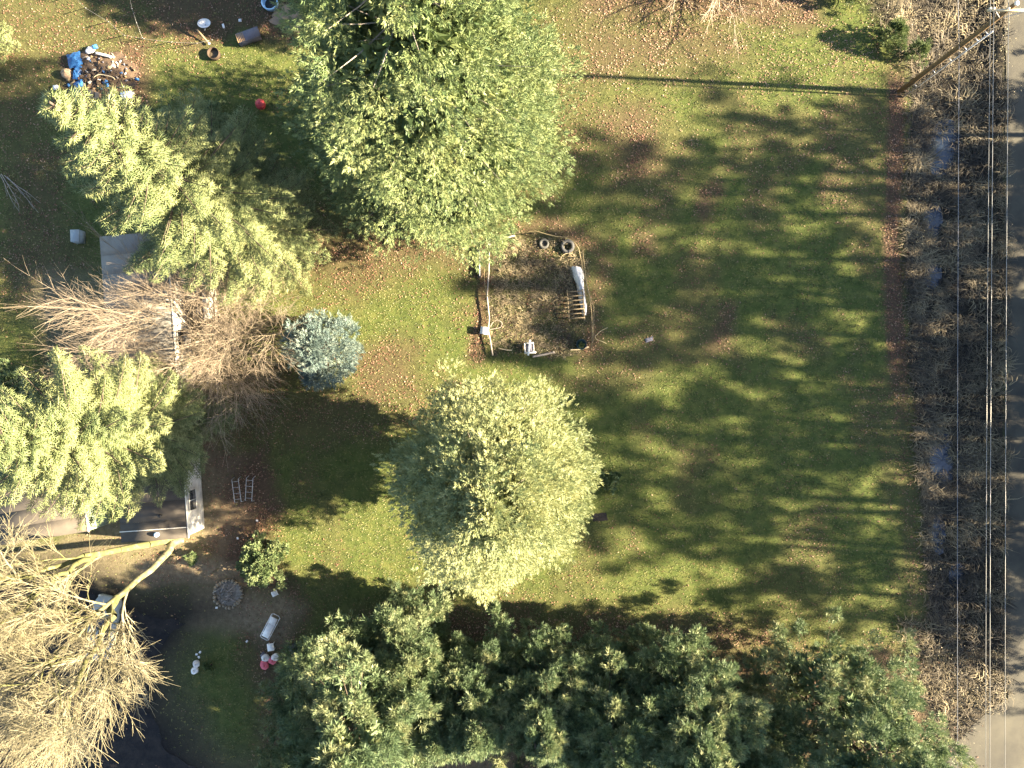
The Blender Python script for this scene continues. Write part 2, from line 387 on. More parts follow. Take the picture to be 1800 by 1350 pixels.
# road on the right with its side apron
rd = [P(1767 + 2 * math.sin(k * 1.7) + 4 * (fbm(7.0, k * 90.0, 60, 5) - .5), -300 + k * 50) for k in range(31)] 
rd = [p for p in rd if p.y > P(0, 1228).y]
road_pts = [Vector((x, y, 0)) for x, y in [(P(1768, 0).x, 400)]] + rd + pts((1772, 1228), (1750, 1240), (1712, 1272), (1660, 1330), (1600, 1410), (1500, 1500)) + \
    pts((1500, 1580), (1800, 1600)) + [Vector((P(1790, 0).x, -400, 0)), Vector((41.3, -400, 0)), Vector((41.3, 400, 0))]
sheet('road', road_pts, .012, M['asphalt'])
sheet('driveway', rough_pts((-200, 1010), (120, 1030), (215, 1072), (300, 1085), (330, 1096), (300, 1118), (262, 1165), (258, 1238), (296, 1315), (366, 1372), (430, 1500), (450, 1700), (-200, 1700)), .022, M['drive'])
wat = sheet('ditch_water', pts((1618, 150), (1745, 150), (1745, 1180), (1640, 1180), (1625, 900), (1612, 600)), -.66, M['water'])

# ------------------------------------------------------------------ ground cover: grass, leaves, dry grass (stuff)
def sample(n, x0, x1, y0, y1, wfun, seed):
    r = np.random.default_rng(seed); px = r.uniform(x0, x1, n); py = r.uniform(y0, y1, n)
    keep = r.random(n) < wfun(px, py); px, py = px[keep], py[keep]
    x = (px - 900) * S; y = (675 - py) * S
    return px, py, np.stack([x, y, terrain(x, y)], 1), r
APRON = [(1772, 1228), (1712, 1272), (1600, 1410), (1900, 1410), (1900, 1228)]
def w_grass(px, py):
    br, di, dr, dt, bd = zones(px, py)
    w_ = np.maximum((1 - .85 * br) * (1 - di) * (1 - dr), bd * .75) * (px < 1760)
    return w_ * (1 - poly_w(px + 40 * (fbm(px, py, 40, 3) - .5), py + 40 * (fbm(px, py, 40, 5) - .5), PAVE, 70)) * (1 - poly_w(px, py, APRON, 4)) * (.45 + .55 * (fbm(px, py, 26, 60) > .42))
px, py, pos, r = sample(250000, -20, 1620, -20, 1340, w_grass, 11)
def blades(nb, rad, hgt, wid, lean, seed):
    r = np.random.default_rng(seed); v, f = [], []
    for k in range(nb):
        a = r.uniform(0, 6.28); b0 = np.array([math.cos(a), math.sin(a), 0]) * rad * r.random()
        d = r.uniform(0, 6.28); tip = b0 + np.array([math.cos(d) * lean, math.sin(d) * lean, 1.]) * hgt * r.uniform(.6, 1.1)
        s = np.array([-math.sin(d), math.cos(d), 0]) * wid
        i0 = len(v); v += [b0 - s, b0 + s, tip]; f.append((i0, i0 + 1, i0 + 2))
    return np.array(v), np.array(f)
tv, tf = blades(3, .06, .06, .015, 1.1, 3)
roll = r.uniform(0, 6.28, len(pos)); up = np.tile([[0, 0, 1.]], (len(pos), 1))
gt = np.clip(.2 + .6 * fbm(px, py, 60, 70) + .25 * (fbm(px, py, 9, 71) - .5) + r.normal(0, .26, len(pos)), 0, 1)
mb = MB().scatter(tv, tf, pos - [0, 0, .01], basis(up, roll), r.uniform(.6, 1.9, len(pos)), gt)
tag(mb.build('lawn_grass', M['grass']), 'mossy green lawn grass covering the yard', 'grass', kind='stuff')

def w_leaf(px, py):
    br, di, dr, dt, bd = zones(px, py)
    w_ = .004 + .95 * br ** 1.3 + .06 * (fbm(px, py, 110, 80) > .56)
    band = np.exp(-((py - 95) / 75.) ** 2) * (px > 990) * (px < 1545)
    w_ = np.maximum(w_, .62 * band * (.35 + fbm(px, py, 50, 81)))
    w_ *= np.clip(2.6 * fbm(px, py, 26, 82) - .55, .05, 1.3) * (1 - .75 * dr) * (1 - .7 * di)
    ex = edge_x(py); w_ = np.maximum(w_, np.exp(-((px - ex - 22 - 14 * (fbm(px, py, 50, 6) - .5)) / 17) ** 2) * np.clip((py - 100) / 50, 0, 1) * (1 - .6 * np.clip((py - 620) / 150, 0, 1)))
    return w_ * (px < 1765) * (1 - poly_w(px, py, PAVE, 8) * .6) * np.where(py > 1160, .5, 1)
px, py, pos, r = sample(330000, 0, 1770, -30, 1350, w_leaf, 12)
lv = np.array([(-.5, 0, 0), (0, -.34, .12), (.55, 0, .02), (0, .34, .16)]); lf = np.array([(0, 1, 2), (0, 2, 3)])
nrm = np.stack([r.normal(0, .45, len(pos)), r.normal(0, .45, len(pos)), np.ones(len(pos))], 1)
mb = MB().scatter(lv, lf, pos + [0, 0, .035], basis(nrm, r.uniform(0, 6.28, len(pos))), r.uniform(.06, .13, len(pos)), np.clip(r.normal(.5, .25, len(pos)) - .1 * (px > 1530) + .22 * (py < 165) * (px > 950) * (px < 1540), 0, 1))
tag(mb.build('fallen_leaves', M['leaves']), 'brown dead leaves scattered over the lawn and along its right edge', 'leaves', kind='stuff')

# dry grass of the ditch: long bent blades in clumps, and bramble leaves
def w_dry(px, py):
    br, di, dr, dt, bd = zones(px, py)
    wet = sum(np.exp(-((px - bx) / (sx * .9)) ** 2 - ((py - by) / (sy * .9)) ** 2) for bx, by, sx, sy in POOLS) * (.4 + 1.2 * fbm(px, py, 24, 90))
    return (1 - .7 * np.clip((210 - py) / 60, 0, 1)) * (1 - .55 * np.clip((py - 1100) / 60, 0, 1)) * np.clip(dr * (1 + bd * .8) - np.clip(wet, 0, 1) * 1.2, 0, 1) * (.3 + .8 * (fbm(px, py, 34, 91) > .42)) * (1 - poly_w(px, py, APRON, 3))
px, py, pos, r = sample(44000, 850, 1772, -40, 1300, w_dry, 13)
def arch_clump(nb, seed):
    r = np.random.default_rng(seed); v, f = [], []
    for k in range(nb):
        d = r.normal(0, .9); L = r.uniform(.6, 1.1); dirv = np.array([math.cos(d), math.sin(d), 0]); sd2 = np.array([-dirv[1], dirv[0], 0]) * .026
        b0 = np.array([r.normal(0, .14), r.normal(0, .14), 0]); i0 = len(v)
        for t, z in ((0, 0), (.5, .6), (1, .42)):
            c_ = b0 + dirv * L * t * .8 + np.array([0, 0, z * L * .75]); wd = sd2 * (1.15 - t)
            v += [c_ - wd, c_ + wd]
        for s in range(2): f.append((i0 + 2 * s, i0 + 2 * s + 1, i0 + 2 * s + 3, i0 + 2 * s + 2))
    return np.array(v), np.array(f)
mb = MB()
for q in range(3):
    tv, tf = arch_clump(6, 20 + q); s_ = slice(q, None, 3); n_ = len(pos[s_])
    yaw = 6.28 * fbm(px[s_], py[s_], 130, 95) * 1.6 + r.normal(0, 1.1, n_)
    mb.scatter(tv, tf, pos[s_], basis(np.tile([[0, 0, 1.]], (n_, 1)), yaw), np.where(px[s_] < 1200, .5, 1) * r.uniform(.45, 1.2, n_) * (.6 + .8 * fbm(px[s_], py[s_], 40, 99)), np.clip(r.normal(.42, .2, n_) + .22 * (px[s_] < 1200) + 1.1 * (fbm(px[s_], py[s_], 36, 96) - .5), 0, 1))
tag(mb.build('ditch_grass', M['drygrass']), 'long dry brown grass matted in the roadside ditch', 'dry grass', kind='stuff')
def w_weed(px, py):
    br, di, dr, dt, bd = zones(px, py)
    t = np.maximum(np.clip((220 - py) / 60, 0, 1), np.clip((py - 1080) / 80, 0, 1))
    t = np.maximum(t, .55 * (fbm(px, py, 60, 98) > .52)); t = np.maximum(t, bd * 1.6)
    return dr * t * (.25 + .9 * (fbm(px, py, 28, 97) > .45)) * (1 - poly_w(px, py, APRON, 3))
px, py, pos, r = sample(130000, 850, 1772, -40, 1330, w_weed, 14)
nn = len(pos); hz = r.random(nn) ** 1.5 * np.where(px > 1100, 1.5 * np.clip(fbm(px, py, 26, 121) * 2 - .45, .1, 1), .2)
pos = pos + np.stack([r.normal(0, .1, nn), r.normal(0, .1, nn), hz + .03], 1)
nrm = np.stack([r.normal(.2, .6, nn), r.normal(0, .6, nn), np.full(nn, .9)], 1)
mb = MB()
mb.scatter(lv, lf, pos, basis(nrm, r.uniform(0, 6.28, nn)), r.uniform(.04, .10, nn), np.clip(r.normal(.45, .28, nn), 0, 1))
tag(mb.build('bramble_leaves', M['weeds']), 'pale withered bramble and weed leaves by the ditch and in the garden bed', 'brambles', kind='stuff')

# ------------------------------------------------------------------ foliage templates
def spray(n, seed, spread=.8, L=(.32, .55), wdt=.05, axis_len=.7):
    r = np.random.default_rng(seed); v, f = [], []
    for k in range(n):
        t = r.random() ** .8; a = r.uniform(0, 6.28); an = spread * (1 - .65 * t) * r.uniform(.5, 1.1)
        d = np.array([math.sin(an) * math.cos(a), math.sin(an) * math.sin(a), math.cos(an)])
        b0 = np.array([0, 0, t * axis_len]); l = r.uniform(*L) * (1 - .3 * t)
        s = norm(np.cross(d, r.normal(size=3))) * wdt * r.uniform(.7, 1.2)
        i0 = len(v); m_ = b0 + d * l * .25
        v += [m_ - s, b0 + d * l, m_ + s]; f.append((i0, i0 + 1, i0 + 2))
    return np.array(v), np.array(f)
SPRAYS = [spray(16, 40 + k, 1.05, (.34, .6), .038, .55) for k in range(4)]
TUFTS = [spray(26, 60 + k, 1.35, (.42, .72), .034, .45) for k in range(4)]
LEAFS = [spray(12, 80 + k, 1.35, (.4, .6), .12, .4) for k in range(3)]

def crown_lobes(mb, H, hb, prof, nlobe, nspray, ls, ss, templates, seed, upb=.3, flat=1.0, lump=.14, limb=None, droop=0):
    """billowing crown: lobes on the crown surface, each a tuft of sprays; returns the lobe centres"""
    r = np.random.default_rng(seed)
    hs = np.linspace(hb, H, 200); R_ = np.array([prof((h - hb) / (H - hb)) for h in hs]); cdf = np.cumsum(R_ + .15 + .7 * R_.max() * (hs > hb + .86 * (H - hb))); cdf /= cdf[-1]
    h = np.interp(r.random(nlobe), cdf, hs); az = r.uniform(0, 2 * math.pi, nlobe)
    rr = np.interp(h, hs, R_); lum = 1 + lump * (2 * fbm(az * 3 + 50, h * .8, 1.3, seed) - 1) * 2
    inner = np.where(r.random(nlobe) < .22, r.uniform(.45, .85, nlobe), r.uniform(.86, 1.04, nlobe))
    rad = np.maximum(rr * lum * inner - ls * .4, .05)
    out = np.stack([np.cos(az), np.sin(az), np.zeros(nlobe)], 1)
    C = out * rad[:, None] + np.stack([np.zeros(nlobe), np.zeros(nlobe), h], 1)
    tnorm = np.clip((h - hb) / (H - hb), 0, 1)
    D = norm(out + np.array([0, 0, 1.]) * (upb + .9 * tnorm[:, None] ** 3 - droop))
    sz = ls * r.uniform(.7, 1.3, nlobe) * np.clip(.45 + rr / R_.max() * .6, .45, 1)
    tl = np.clip(r.normal(.5, .13, nlobe), 0, 1)
    n = nlobe * nspray; id_ = np.repeat(np.arange(nlobe), nspray)
    u = norm(r.normal(size=(n, 3)) + D[id_] * .7)
    pos = C[id_] + u * (sz[id_] * r.random(n) ** .4)[:, None] * np.array([1, 1, flat])
    d = norm(u * .8 + D[id_] * .6 + np.array([0, 0, upb * .6]) + r.normal(0, .25, (n, 3)))
    s = ss * r.uniform(.7, 1.25, n); ti = np.clip(tl[id_] + r.normal(0, .14, n), 0, 1)
    B = basis(d, r.uniform(0, 6.28, n))
    for k, (tv, tf) in enumerate(templates):
        q = slice(k, None, len(templates)); mb.scatter(tv, tf, pos[q] - d[q] * s[q][:, None] * .4, B[q], s[q], ti[q])
    return C, h, rad
def limbs_to(mb, C, every, r0, rise=.35, seed=0):
    c = C[::every]; hr = np.hypot(c[:, 0], c[:, 1])
    st = np.stack([np.zeros(len(c)), np.zeros(len(c)), np.maximum(c[:, 2] - hr * rise, .3)], 1)
    mid = st * .45 + c * .55 - np.array([0, 0, .05]) * hr[:, None]
    mb.prisms(st, mid, np.full(len(c), r0) * (.6 + hr / 8), np.full(len(c), r0 * .65), 4); mb.prisms(mid, c, np.full(len(c), r0 * .65), np.full(len(c), r0 * .2), 4)
def trunk_mb(H, r0, seed, lean=.25, r1=.04):
    r = np.random.default_rng(seed); zz = np.linspace(-.3, H, 9); mb = MB()
    pth = [(lean * math.sin(z * .35 + seed), lean * math.cos(z * .27 + seed) - lean * math.cos(seed), z) for z in zz]
    return mb.tube(pth, r0 + (r1 - r0) * (np.clip(zz, 0, H) / H) ** .8, 9)

def sequoia(loc, H, hb, prof, seed, label, mt, nlobe, nspray, ls, ss, **kw):
    t = thing('sequoia_tree', loc, label, 'tree')
    mb = MB(); C, h, rad = crown_lobes(mb, H, hb, prof, nlobe, nspray, ls, ss, SPRAYS, seed, **kw)
    crown_lobes(mb, H * .93, hb, lambda q: prof(q) * .66, nlobe // 3, 9, ls * 1.1, 1.5, LEAFS, seed + 100, upb=.1)
    tag(mb.build('crown', mt, t), kind='stuff')
    trunk_mb(H - .6, H * .024, seed).build('trunk', M['bark'], t, True)
    lm = MB(); limbs_to(lm, C, 7, .04); tag(lm.build('branches', M['greybark'], t), kind='stuff')
    return t
def prof1(t):     # big sequoia: broad skirt, rounded shoulder
    return 6.15 * (np.clip(t * 5 + .62, 0, 1)) * max(1 - t ** 2.8, 0) ** .8
def prof2(t):
    return 5.25 * (np.clip(t * 2.3 + .5, 0, 1)) * max(1 - t ** 2.6, 0) ** .55
sequoia(P(796, 314), 30, 1.5, prof1, 3, 'tallest green conifer, its broad crown reaching past the top edge beside the leafy lawn', M['sequoia'], 1120, 27, 1.0, .50, upb=.2, droop=.05, lump=.24)
sequoia(P(876, 808), 19.5, 3.4, prof2, 8, 'round pale yellow-green conifer standing alone below the fenced garden bed', M['sequoia_pale'], 800, 27, .85, .46, upb=.25, lump=.17)

# firs: whorled branches with side twigs and finger-like needle shoots
SPIN = (np.array([(.5, 0, .12), (-.25, .43, .12), (-.25, -.43, .12), (0, 0, 1)]), np.array([(0, 1, 3), (1, 2, 3), (2, 0, 3)]))
def fir(loc, H, hb, Rm, seed, label, dens=1.0, power=.33, fw=.052):
    r = np.random.default_rng(seed); t = thing('fir_tree', loc, label, 'tree')
    P0, P1, W, T = [], [], [], []; B0, B1, BR = [], [], []
    z = hb
    while z < H - .25:
        tt = (z - hb) / (H - hb); L0 = min(Rm, power * (H - z) + .1) * min(1, .8 + tt * 2)
        for k in range(6 if tt < .85 else 5):
            az = r.uniform(0, 6.28); L = L0 * r.uniform(.5, 1.25) + .15
            o = np.array([math.cos(az), math.sin(az), 0]); lift = .05 + .75 * tt ** 1.5
            n = max(3, int(L / .2 * dens)); ts = (np.arange(n) + r.random()) / n
            def at(q): return np.array([0, 0, z]) + o * L * q * (1 - .1 * lift) + np.array([0, 0, 1.]) * L * (lift * q - .30 * q * (1 - q) * (1 - tt) - .16 * (1 - tt) * q * q + .12 * q ** 3)
            sidev = np.array([-o[1], o[0], 0])
            B0.append(at(0)); B1.append(at(.5)); BR.append((.02 + L * .012, .012 + L * .006)); B0.append(at(.5)); B1.append(at(1)); BR.append((.012 + L * .006, .006))
            tb = r.normal(.5, .1)
            for q in ts:
                if q < .18 and L > 1.5: continue
                b0 = at(q); sl = (.16 + .42 * L * (1 - q) ** .8) * r.uniform(.6, 1.1); sl = min(sl, 1.5)
                for sgn in (-1, 1):
                    d = norm(o * .75 + sidev * sgn * r.uniform(.6, 1.0) + np.array([0, 0, r.uniform(-.1, .3)]))
                    m_ = max(2, int(sl / .115)); e = b0 + d * sl
                    P0.append(b0 + d * sl * .5); P1.append(e + d * .12); W.append(fw * 1.05); T.append(tb + .12)
                    for u in (np.arange(m_) + .4) / m_:
                        for s2 in (-1, 1):
                            dd_ = norm(d * .8 + np.cross(d, [0, 0, 1]) * s2 * .7 + np.array([0, 0, r.uniform(-.1, .5)]))
                            c_ = b0 + d * sl * u; ll = r.uniform(.20, .38) * (1.1 - .3 * u)
                            P0.append(c_); P1.append(c_ + dd_ * ll); W.append(fw * r.uniform(.7, 1.1)); T.append(tb - .12 + .22 * u + r.normal(0, .17))
            e = at(1); P0.append(at(.9)); P1.append(e + (e - at(.9)) * .5); W.append(fw * 1.1); T.append(tb + .2)
        z += r.uniform(.27, .42) * (1.15 - .4 * tt)
    P0 = np.array(P0); P1 = np.array(P1); W = np.array(W); ln = np.linalg.norm(P1 - P0, axis=1)
    mb = MB().scatter(SPIN[0], SPIN[1], P0, basis(P1 - P0, r.uniform(0, 6.28, len(P0))), np.stack([W, W, ln], 1), np.clip(T, 0, 1))
    tag(mb.build('crown', M['fir'], t), kind='stuff')
    BR = np.array(BR); MB().prisms(B0, B1, BR[:, 0], BR[:, 1], 4).build('branches', M['bark'], t)['kind'] = 'stuff'
    trunk_mb(H, H * .016, seed, .1).build('trunk', M['bark'], t, True)
    return t
fir(P(487, 424), 23.2, 2.4, 4.4, 5, 'tall yellow-green fir leaning over the pale house roof, its tip towards the rubbish heap', 1.0, .345)
fir(P(345, 746), 20.0, 2.2, 3.8, 6, 'yellow-green fir growing over the dark roofed end of the house', 1.1, .46)

# pines
def pine_meshes(H, hb, Rm, nl, ns, ls, ss, seed, mt, name='pine_tree', lump=.3, flat=.75):
    t = thing(name, (0, 0, 0), 'pine', 'tree')
    pr = lambda q: Rm * min(1, .75 + q * 1.2) * max(1 - q ** 1.7, 0) ** .75
    mb = MB(); C, h, rad = crown_lobes(mb, H, hb, pr, nl, ns, ls, ss, TUFTS, seed, upb=.5, flat=flat, lump=lump)
    if nl > 140 and ns > 20: crown_lobes(mb, H * .9, hb, lambda q: pr(q) * .62, nl // 2, 8, ls * 1.1, 1.1, LEAFS, seed + 100, upb=.1)
    tag(mb.build('crown', mt, t), kind='stuff')
    trunk_mb(H - .5, H * .017 + .05, seed, .3).build('trunk', M['bark'], t, True)
    lm = MB(); limbs_to(lm, C, 1, .026, .25); tag(lm.build('branches', M['bark'], t), kind='stuff')
    return t
pineA = pine_meshes(14, 2.6, 3.9, 200, 30, .72, .56, 31, M['pine'], lump=.4)
pineB = pine_meshes(12, 2.2, 3.5, 160, 30, .72, .56, 32, M['pine'], lump=.4)
pineC = pine_meshes(16, 2.0, 5.7, 280, 28, .74, .58, 33, M['pine'], lump=.35)
G = 'pines in the shady row along the bottom of the yard'
PINES = [
    (pineA, 690, 1135, 1.22, 0.3, 'dark pine with the brightest sunlit cream-green top, nearest the white lounger'),
    (pineB, 740, 1112, .98, 1.7, 'shaded pine with a small sunlit tip, just right of the brightest pine'),
    (pineB, 722, 1062, .52, 3.7, 'young pine whose small sunlit tip stands out at the top edge of the row'),
    (pineA, 628, 1200, .95, 2.2, 'shaded pine beside the dark crate, left of the brightest pine'),
    (pineB, 795, 1165, .95, 5.1, 'shaded pine in the gap left of the pine below the round conifer'),
    (pineB, 1095, 1215, 1.0, 2.6, 'dark pine in the middle of the row behind the blue-green pine'),
    (pineB, 850, 1150, 1.0, 3.1, 'dark pine straight below the round pale conifer'),
    (pineA, 945, 1150, .9, 5.1, 'dark green pine just right of the one below the round conifer'),
    (pineB, 1040, 1165, 1.1, 4.2, 'dark shaded pine below the flat stone slab'),
    (pineA, 1150, 1165, 1.05, 5.2, 'blue-green pine left of the biggest pine, its top branches near the brown litter'),
    (pineC, 1405, 1200, 1.0, 0.8, 'biggest pine of the row, sunlit at lower right towards the road'),
    (pineB, 1235, 1225, 1.0, 5.9, 'shaded pine touching the left side of the biggest pine'),
    (pineA, 570, 1325, 1.0, 4.4, 'shaded pine at the bottom edge beside the driveway'),
    (pineA, 1010, 1320, .85, 2.9, 'dark pine at the bottom edge right of the sunlit brown ground'),
    (pineB, 680, 1330, 1.0, 4.9, 'dark pine at the bottom edge below the brightest pine top'),
    (pineB, 1180, 1330, .9, 1.2, 'dark pine at the bottom edge left of the biggest pine'),
]
used = set()
for pr, x, y, s, rz, lab in PINES:
    o = pr if pr.name not in used else copy_tree(pr); used.add(pr.name)
    o.location = P(x, y); o.rotation_euler = (0, 0, rz); o.scale = (s, s, s); tag(o, lab, 'tree', G)
# trees standing beyond the road, right of the picture (they shade the lawn), plus unseen pines added for shade
FAR = [(2060, 245, 1.0, 0.4, 'A'), (2110, 300, 1.25, 3.3, 'B'), (2150, 365, 1.45, 1.4, 'C'), (2190, 480, 1.5, 3.4, 'C'), (2060, 545, 1.25, 4.4, 'A'), (2270, 570, 1.65, .6, 'C'),
       (2180, 640, 1.5, 5.4, 'C'), (2040, 700, 1.05, .9, 'B'), (2150, 770, 1.4, 1.9, 'C'), (2260, 800, 1.7, 2.6, 'C'), (2190, 930, 1.45, 3.9, 'C'), (2070, 1000, 1.15, 4.9, 'A'), (2160, 1070, 1.15, 1.1, 'B'),
       (2300, 430, 1.7, 5.0, 'C'), (2335, 330, 1.8, 2.2, 'C'), (2345, 580, 1.85, 4.1, 'C'), (2350, 850, 1.85, .5, 'C'), (2310, 700, 1.75, 1.0, 'C'), (2290, 905, 1.75, 2.0, 'C'), (2280, 1010, 1.6, 0.2, 'C'), (2060, 1085, 1.05, 3.6, 'A'), (2210, 1110, 1.15, 2.9, 'C')] + [(1968 + 22 * math.sin(k * 2.3), 200 + k * 88, .36 + .08 * math.sin(k * 1.7), k * 1.1, 'F') for k in range(11)] + [  # the row of young pines is added, unseen, to shade road and ditch
       (640, -175, 1.2, 2.2, 'A'), (830, 5, 1.1, 4.2, 'D'), (715, -25, 1.05, 1.2, 'E')]  # unseen pines added to darken the top-left ground with their shadows
thin = {'A': pine_meshes(14, 2.0, 4.4, 84, 11, .66, .56, 51, M['pine'], lump=.5), 'B': pine_meshes(13, 1.8, 4.2, 74, 11, .66, .56, 52, M['pine'], lump=.5), 'C': pine_meshes(15, 2.0, 4.8, 88, 11, .66, .56, 53, M['pine'], lump=.5)}
thin['D'] = copy_tree(pineB); thin['E'] = copy_tree(pineA); thin['F'] = copy_tree(pineB)
ufar = set()
for x, y, s, rz, k in FAR:
    o = thin[k] if k not in ufar else copy_tree(thin[k]); ufar.add(k)
    o.location = P(x, y); o.rotation_euler = (0, 0, rz); o.scale = (s, s, s)
    if 1800 < x < 2000: tag(o, 'unseen young pine added in the verge across the road to shade it', 'tree', 'young pines added across the road for shade')
    elif x > 1800: tag(o, 'tall open pine standing on the far side of the road', 'tree', 'pines across the road')
    else: tag(o, 'unseen pine added for shade behind the tallest conifer' if y > 0 else 'unseen pine added for shade behind the left side of the tallest conifer' if y > -100 else 'unseen open pine added for shade just beyond the top edge behind the tallest conifer', 'tree')

# ------------------------------------------------------------------ bare trees
def grow(seg, p, d, L, r, depth, rr, spread, up, nchild, curl=.12, shrink=.68, tint=.5, nseg=4, minr=.006):
    pts_ = [np.array(p)]; dd_ = np.array(d, float)
    for k in range(nseg):
        dd_ = norm(dd_ + rr.normal(0, curl, 3) + np.array([0, 0, up]) * .25)
        pts_.append(pts_[-1] + dd_ * L / nseg)
    rad = np.linspace(r, max(r * .55, minr) if depth > 0 else minr * .7, nseg + 1)
    for k in range(nseg): seg.append((pts_[k], pts_[k + 1], rad[k], rad[k + 1], tint, depth))
    if depth == 0: return
    n = nchild[depth] if isinstance(nchild, dict) else nchild
    for c_ in range(n):
        t = (c_ + rr.uniform(.3, 1)) / n * .78 + .22
        k = min(int(t * nseg), nseg - 1); f_ = t * nseg - k
        b0 = pts_[k] * (1 - f_) + pts_[k + 1] * f_; dm = norm(pts_[k + 1] - pts_[k])
        s_ = norm(np.cross(dm, rr.normal(size=3))); nd = norm(dm + s_ * spread * rr.uniform(.6, 1.3))
        grow(seg, b0, nd, L * shrink * rr.uniform(.7, 1.15) * (1.15 - .4 * t), max(rad[k] * .62, minr), depth - 1, rr, spread, up, nchild, curl, shrink, min(max(tint + rr.normal(0, .1), 0), 1), max(2, nseg - 1), minr)
    grow(seg, pts_[-1], dd_, L * shrink, rad[-1], depth - 1, rr, spread, up, nchild, curl, shrink, tint, max(2, nseg - 1), minr)
def seg_mesh(seg, sel, sides):
    s = [q for q in seg if sel(q)]
    if not s: return None
    return MB().prisms([q[0] for q in s], [q[1] for q in s], [q[2] for q in s], [q[3] for q in s], sides, np.array([q[4] for q in s]))
# multi-stemmed bare tree over the house
rr = np.random.default_rng(21)
t = thing('bare_tree', P(374, 592), 'wide bare tree with fanned tan twigs spreading over the middle of the house', 'tree')
seg = []
for k in range(25):
    a = k / 25 * 6.28 + rr.uniform(-.2, .2); o = np.array([math.cos(a), math.sin(a), 0])
    grow(seg, o * .25, norm(o * rr.uniform(.35, 1.25) + np.array([0, 0, .8])), rr.uniform(4.5, 6.2), .05, 3, rr, .75, .03, {3: 8, 2: 7, 1: 5}, .09, .66, .45, 4, .007)
seg_mesh(seg, lambda q: q[5] >= 2, 5).build('trunk', M['twig'], t)['kind'] = 'stuff'; seg_mesh(seg, lambda q: q[5] < 2, 3).build('crown', M['twig'], t)['kind'] = 'stuff'
# leaning mossy tree at lower left
rr = np.random.default_rng(22)
t = thing('bare_tree', P(318, 948), 'leaning mossy bare tree with two pale limbs and dense twigs over the driveway', 'tree')
seg = []; T0 = np.array(P(318, 948))
def limb(path, r0, r1, tint, kids, L, seed):
    r_ = np.random.default_rng(seed); p_ = [np.array(P(*q)) - T0 for q in path]
    # resample
    ts = np.linspace(0, len(p_) - 1, 14); fine = [p_[int(min(q, len(p_) - 2))] * (1 - (q - int(min(q, len(p_) - 2)))) + p_[int(min(q, len(p_) - 2)) + 1] * (q - int(min(q, len(p_) - 2))) for q in ts]
    fine = [f_ + r_.normal(0, .08, 3) * (0 < n_ < 13) for n_, f_ in enumerate(fine)]
    rad = np.linspace(r0, r1, 14)
    for n_ in range(13): seg.append((fine[n_], fine[n_ + 1], rad[n_], rad[n_ + 1], tint, 9))
    for c_ in range(kids):
        q = r_.uniform(.40, 1.0) * 12.99; n_ = int(q); f_ = q - n_; b0 = fine[n_] * (1 - f_) + fine[n_ + 1] * f_; dm = norm(fine[n_ + 1] - fine[n_])
        nd = norm(dm * 1.1 + norm(np.cross(dm, r_.normal(size=3))) * r_.uniform(.5, 1) + np.array([0, 0, .05]))
        grow(seg, b0, nd, L * r_.uniform(.7, 1.2), max(rad[n_] * .4, .025), 3, r_, .6, .05, {3: 6, 2: 6, 1: 5}, .075, .68, r_.uniform(.3, .6), 4, .0075)
limb([(318, 948, 0), (255, 958, 3), (165, 975, 6), (50, 1010, 9.5), (-40, 1020, 13)], .27, .09, .35, 12, 3.3, 1)
limb([(318, 948, 0), (285, 985, 3), (205, 1050, 7), (120, 1130, 11), (40, 1210, 14.5)], .26, .09, .45, 16, 3.4, 2)
limb([(205, 1050, 7), (185, 1100, 9), (150, 1170, 12), (120, 1250, 15)], .22, .07, .35, 12, 3.2, 3)
limb([(165, 975, 6), (100, 1010, 9), (30, 1080, 12.5)], .18, .06, .3, 7, 2.8, 4)
seg_mesh(seg, lambda q: q[5] >= 3, 7).build('trunk', M['moss_bark'], t); seg_mesh(seg, lambda q: q[5] == 2, 4).build('limbs', M['moss_bark'], t)['kind'] = 'stuff'
seg_mesh(seg, lambda q: q[5] < 2, 3).build('crown', M['moss_twig'], t)['kind'] = 'stuff'
# bare tree at the top edge
rr = np.random.default_rng(23)
t = thing('bare_tree', P(1245, -55), 'bare grey-tan tree whose twigs hang into the top edge above the leafy lawn', 'tree'); seg = []
for k in range(20):
    a = k / 20 * 6.28 + rr.uniform(-.2, .2); o = np.array([math.cos(a) * 1.5, math.sin(a), 0])
    grow(seg, o * .2 + np.array([0, 0, .6]), norm(o + np.array([0, 0, rr.uniform(.05, .6)])), rr.uniform(2.4, 3.2), .07, 3, rr, .65, -.06, {3: 4, 2: 4, 1: 3}, .16, .62, .5, 4, .012)
seg.append((np.array([0, 0, -.2]), np.array([0, 0, .9]), .2, .16, .4, 9))
seg_mesh(seg, lambda q: q[5] >= 2, 5).build('trunk', M['twig'], t)['kind'] = 'stuff'; seg_mesh(seg, lambda q: q[5] < 2, 3).build('crown', M['twig'], t)['kind'] = 'stuff'

# ------------------------------------------------------------------ shrubs
def shrub(loc, H, Rm, nl, ns, ls, ss, seed, label, mt, cat='shrub', name='shrub', temps=None, stem='bark', flat=.8):
    t = thing(name, loc, label, cat); mb = MB()
    pr = lambda q: Rm * (.55 + .45 * min(1, q * 3)) * max(1 - q ** 2.2, 0) ** .6
    C, h, rad = crown_lobes(mb, H, .25, pr, nl, ns, ls, ss, temps or LEAFS, seed, upb=.4, flat=flat, lump=.25)
    tag(mb.build('foliage', mt, t), kind='stuff'); lm = MB(); limbs_to(lm, C, 2, .03, .8); lm.tube([(0, 0, -.1), (0, 0, H * .6)], [.08, .03], 6); tag(lm.build('stems', M[stem], t), kind='stuff')
    return t
shrub(P(590, 618), 6.2, 2.5, 130, 26, .62, .55, 71, 'bluish conifer beside the wide bare tree', M['blue'], 'tree', 'blue_conifer', SPRAYS)
